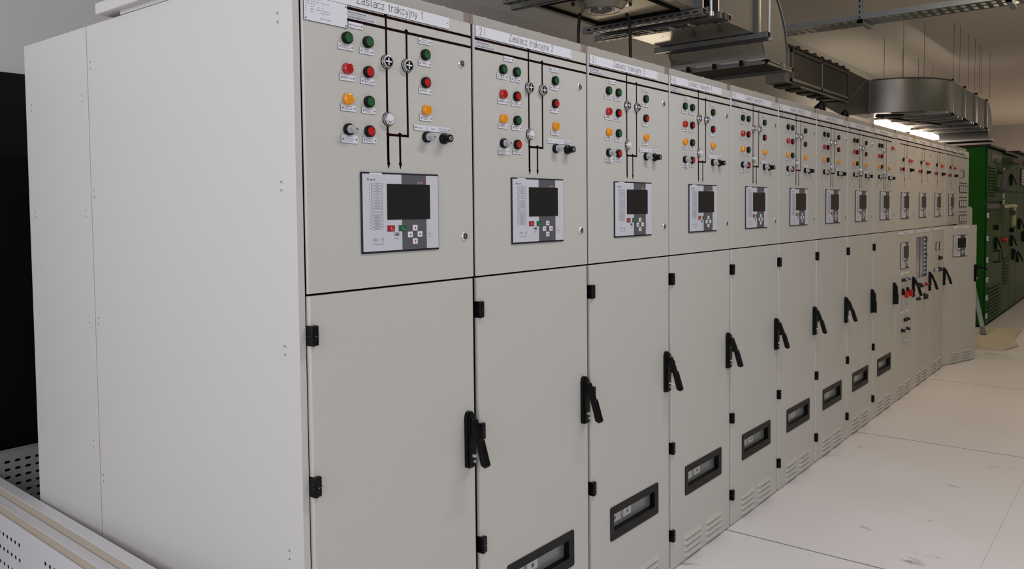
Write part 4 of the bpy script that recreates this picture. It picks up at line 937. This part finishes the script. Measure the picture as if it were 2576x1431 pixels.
def glatch(t, x, z):
    b = MB(); b.box(x - 0.03, x + 0.03, -0.02, 0.0, z - 0.03, z + 0.03, 'chromew', b=0.004); b.box(x - 0.01, x + 0.01, -0.024, -0.018, z - 0.01, z + 0.01, 'ink'); b.build('latch', t)
g1 = gcab(10.10, 1.25, 2.19, 'green cabinet at the near corner, row of white latches down its edge')
b = MB(); b.box(0.02, 1.235, 0.0, 0.02, 1.53, 2.17, 'grn', b=0.003); b.build('upper_door', g1)
b = MB(); b.box(0.02, 1.235, 0.0, 0.02, 0.05, 1.50, 'grn', b=0.003); b.build('lower_door', g1)
b = MB(); b.box(0.30, 1.05, -0.006, 0.0, 2.02, 2.12, 'galvdull'); b.box(0.45, 0.75, -0.02, -0.006, 2.03, 2.06, 'darkgrey'); b.build('cable_entry', g1)
glouv(g1, 0.10, 1.60, 0.45, 10, 0.038); glouv(g1, 0.12, 0.10, 0.95, 9, 0.045)
for z in (1.36, 1.08, 0.82, 0.58, 0.36, 0.14): glatch(g1, 0.02, z)
b = MB(); b.tube([(0.83, -0.005, 1.66), (0.83, -0.06, 1.70), (0.95, -0.07, 1.90), (0.95, -0.005, 1.92)], 0.04, 'bluebag'); b.build('glove_hook', g1)
b = MB(); b.box(0.02, 0.9, -0.02, 0.0, 1.44, 1.50, 'galvdull'); b.build('latch_bar', g1)
ghandle(g1, 0.65, 1.00)
b = MB(); b.box(0.60, 0.72, -0.05, 0.0, 1.17, 1.23, 'black', b=0.006); b.build('lock_box', g1)
for x in (0.58, 0.80):
    b = MB(); b.tube([(x, 0, 0.90), (x, -0.06, 0.90), (x, -0.06, 0.76), (x, 0, 0.76)], 0.008, 'ink', 6); b.build('pull_handle', g1)
g2 = gcab(11.35, 1.35, 2.17, 'green cabinet in the middle, round red stop button at its door edge')
b = MB(); b.box(0.01, 1.34, 0.0, 0.02, 1.67, 2.15, 'grn', b=0.003); b.build('upper_door', g2)
b = MB(); b.box(0.01, 0.66, 0.0, 0.02, 0.05, 1.64, 'grn', b=0.003); b.build('lower_door', g2); b = MB(); b.box(0.68, 1.34, 0.0, 0.02, 0.05, 1.64, 'grn', b=0.003); b.build('lower_door', g2)
b = MB(); b.box(0.1, 1.0, -0.10, 0.0, 2.05, 2.11, 'darkgrey'); b.build('cable_entry', g2)
for x, z in ((0.0, 1.93), (0.0, 1.60), (0.02, 1.52)): glatch(g2, x, z)
b = MB(); b.tube([(-0.45, -0.10, 1.465), (0.42, -0.10, 1.465)], 0.022, 'cream', 10); b.tube([(0.22, -0.10, 1.465), (0.22, -0.10, 1.20)], 0.032, 'cream', 10); b.tube([(0.1, -0.10, 1.38), (0.30, -0.10, 1.38)], 0.036, 'darkgrey', 8); o = b.build('pipe_fitting'); o.location = (11.35, 0.08, 0); tag(o, 'cream T-shaped pipe on the fronts of the green cabinets', 'pipe')
ghandle(g2, 0.70, 1.83); ghandle(g2, 0.80, 0.98); ghandle(g2, 1.0, 0.78)
b = MB(); b.lathe([(0.035, 0, 'red'), (0.03, -0.05, 'red')], (0.06, 0, 1.02), seg=14); b.build('stop_button', g2)
b = MB(); b.box(0.75, 0.87, -0.05, 0, 1.10, 1.16, 'black', b=0.006); b.build('lock_box', g2)
glouv(g2, 0.15, 0.42, 0.40, 9, 0.042)
g3 = gcab(12.70, 1.60, 2.24, 'green cabinet cut by the picture edge, paper notice on its upper door')
b = MB(); b.box(0.01, 1.59, 0.0, 0.02, 1.67, 2.22, 'grn', b=0.003); b.build('upper_door', g3); b = MB(); b.box(0.01, 0.78, 0.0, 0.02, 0.05, 1.64, 'grn', b=0.003); b.build('lower_door', g3)
b = MB(); b.box(0.80, 1.59, 0.0, 0.02, 0.05, 1.64, 'grn', b=0.003); b.build('lower_door', g3)
b = MB(); b.box(0.38, 0.95, -0.012, -0.001, 1.76, 2.02, 'blacksoft'); b.box(0.41, 0.92, -0.015, -0.012, 1.78, 2.00, 'paper')
for i in range(4): b.box(0.44, 0.90, -0.0158, -0.015, 1.81 + i * 0.045, 1.822 + i * 0.045, 'arrow' if i > 1 else 'inkgrey')
b.build('notice_frame', g3)
b = MB(); b.box(0.60, 0.9, -0.03, 0, 2.10, 2.14, 'red'); b.build('warning_lamp', g3)
for x, z in ((0.25, 1.20), (0.12, 0.72), (0.7, 1.0)): ghandle(g3, x, z)

# leaning strut and floor sheet
b = MB(); b.bar((9.33, -0.02, 0.016), (10.075, 0.20, 0.47), 0.045, 0.030, 'strut'); b.bar((9.31, -0.02, 0.020), (9.42, 0.01, 0.090), 0.05, 0.034, 'galvdull'); o = b.build('steel_strut'); tag(o, 'zinc strut leaning against the side of the green cabinet', 'strut')
b = MB(); b.prism([(8.375, -0.05), (8.40, -0.34), (8.75, -0.42), (9.20, -0.33), (10.05, -0.30), (10.05, 0.06), (9.2, 0.06), (8.72, 0.02)], 'z', 0.001, 0.020, 'card'); o = b.build('floor_sheet'); tag(o, 'tan sheet of board lying on the floor before the green cabinets', 'board')

# ------------------------------------------------------------------ room
X0, X1, Y0, Y1, H = -2.2, 24.3, -5.5, 2.110, 3.60
def struct(name, b): return tag(b.build(name), kind='structure')
b = MB(); b.box(X0, X1, Y0, Y1, -0.2, 0, 'floor'); struct('floor', b)
b = MB(); b.box(X0 - 0.2, X1 + 0.2, Y0 - 0.2, Y1 + 0.2, H, H + 0.2, 'ceil'); struct('ceiling', b)
b = MB(); b.box(X0 - 0.2, X1 + 0.2, Y1, Y1 + 0.2, -0.2, H, 'wall'); struct('wall_back', b)
b = MB(); b.box(X1, X1 + 0.2, Y0, Y1, -0.2, H, 'wall'); struct('wall_right', b)
def wall_hole(name, axis, c0, c1, a0, a1, holes):
    b = MB()
    def bx(p0, p1, z0, z1):
        if p1 - p0 < 1e-4 or z1 - z0 < 1e-4: return
        if axis == 'x': b.box(c0, c1, p0, p1, z0, z1, 'wall')
        else: b.box(p0, p1, c0, c1, z0, z1, 'wall')
    cur = a0
    for (h0, h1, z0, z1) in holes: bx(cur, h0, -0.2, H); bx(h0, h1, -0.2, z0); bx(h0, h1, z1, H); cur = h1
    bx(cur, a1, -0.2, H); struct(name, b)
WL2 = (-5.1, -1.9, 0.9, 3.1)
WL = (-1.6, 2.04, 0.9, 3.35)
wall_hole('wall_left', 'x', X0 - 0.2, X0, Y0, Y1, [WL2, WL])
WF = [(-1.9, 1.5, 0.9, 3.1)]
wall_hole('wall_front', 'y', Y0 - 0.2, Y0, X0 - 0.2, X1, WF)
def window(name, axis, c, a0, a1, z0, z1):
    b = MB(); w = 0.06
    def bx(p0, p1, q0, q1):
        if axis == 'x': b.box(c - 0.04, c + 0.04, p0, p1, q0, q1, 'frame')
        else: b.box(p0, p1, c - 0.04, c + 0.04, q0, q1, 'frame')
    bx(a0, a1, z0, z0 + w); bx(a0, a1, z1 - w, z1)
    n = 3
    for i in range(n + 1):
        p = a0 + (a1 - a0 - w) * i / n; bx(p, p + w, z0 + w, z1 - w)
    struct(name, b)
window('window_1', 'x', X0 - 0.1, *WL); window('window_3', 'x', X0 - 0.1, *WL2); window('window_2', 'y', Y0 - 0.1, *WF[0])
b = MB(); b.box(-1.35, 0.62, 2.075, 2.110, 0.0, 2.068, 'door', b=0.003); b.box(-1.37, 0.64, 2.090, 2.110, 2.068, 2.100, 'wall'); struct('door_1', b)
# hidden wall lamp behind the row lights the wall and the duct undersides
t = thing('wall_light', 'strip light on the back wall behind the cabinet tops', 'lamp', (5.15, 2.03, 2.16))
b = MB(); b.box(-0.72, 0.72, 0.0, 0.078, -0.05, 0.05, 'lampbody'); b.build('housing', t)
b = MB(); b.box(-0.70, 0.70, -0.05, 0.0, -0.045, 0.045, 'tube2', b=0.01); b.build('diffuser', t)

# ------------------------------------------------------------------ lights
def area(name, loc, target, sx, sy, power, col, spread=None):
    l = bpy.data.lights.new(name, 'AREA'); l.shape = 'RECTANGLE'; l.size = sx; l.size_y = sy; l.energy = power; l.color = col
    if spread: l.spread = spread
    o = bpy.data.objects.new(name, l); COL.objects.link(o); o.location = loc
    o.rotation_euler = (Vector(target) - Vector(loc)).to_track_quat('-Z', 'Y').to_euler(); return o
area('daylight_left', (X0 - 0.30, 0.22, 2.2), (X0 + 3.0, 0.22, 1.6), 3.6, 2.5, 58, (0.86, 0.84, 1.0))
area('daylight_left_far', (X0 - 0.30, -3.5, 2.1), (X0 + 3.0, -3.1, 1.0), 3.2, 2.2, 50, (0.92, 0.93, 1.0))
area('daylight_front', (-0.5, Y0 - 0.35, 2.2), (0.3, Y0 + 3.0, -0.4), 3.4, 2.2, 5, (1.0, 0.95, 0.85))
FILL_LAMPS = ((1.6, -1.4, 33, (0.92, 0.93, 1.0)), (6.2, -0.75, 26, (1.0, 0.76, 0.51)), (9.6, -0.75, 11, (1.0, 0.92, 0.60)), (14.0, -1.4, 2, (1.0, 0.8, 0.6)), (20.5, -1.4, 112, (1.0, 0.77, 0.61)))  # out-of-view aisle lamps, added to brighten the floor, doors and far end
WHERE = ['nearest the window end', 'just before the cable tray', 'just past the cable tray', 'over the green cabinets', 'nearest the far wall']
for k, (x, y, e_, c_) in enumerate(FILL_LAMPS):
    area('aisle_fill_light', (x, y, 3.45), (x, y, 0), 1.4, 0.12, e_, c_)
    t = thing('added_ceiling_light', 'unseen strip light added over the aisle, ' + WHERE[k], 'lamp', (x, y, 3.53))
    b = MB(); b.box(-0.72, 0.72, -0.07, 0.07, 0.0, 0.07, 'lampbody', b=0.01); b.build('housing', t)

w = bpy.data.worlds.new('overcast_daylight'); SC.world = w; w.use_nodes = True
w.node_tree.nodes['Background'].inputs[0].default_value = (0.92, 0.98, 1.0, 1); w.node_tree.nodes['Background'].inputs[1].default_value = 0.58

# ------------------------------------------------------------------ camera
C_ = Vector((-1.1931, -1.5481, 1.4996))
r = Vector((0.6235, -0.7818, -0.0106)); u = Vector((0.0407, 0.0190, 0.9990)); f = Vector((0.7808, 0.6233, -0.0437))
f.normalize(); r = (r - f * r.dot(f)).normalized(); u = r.cross(f)
cam = bpy.data.cameras.new('camera'); co = bpy.data.objects.new('camera', cam); COL.objects.link(co)
co.matrix_world = Matrix(((r.x, u.x, -f.x, C_.x), (r.y, u.y, -f.y, C_.y), (r.z, u.z, -f.z, C_.z), (0, 0, 0, 1)))
cam.sensor_width = 36.0; cam.sensor_fit = 'HORIZONTAL'; cam.lens = 2052.43 / 2576 * 36.0
cam.shift_x = (1288 - 1278.73) / 2576; cam.shift_y = -(715.5 - 615.13) / 2576
cam.clip_start = 0.05; cam.clip_end = 100
SC.camera = co
SC.view_settings.view_transform = 'Standard'; SC.view_settings.look = 'None'; SC.view_settings.gamma = 1.0; SC.view_settings.exposure = 0.0
SC.view_settings.use_curve_mapping = False
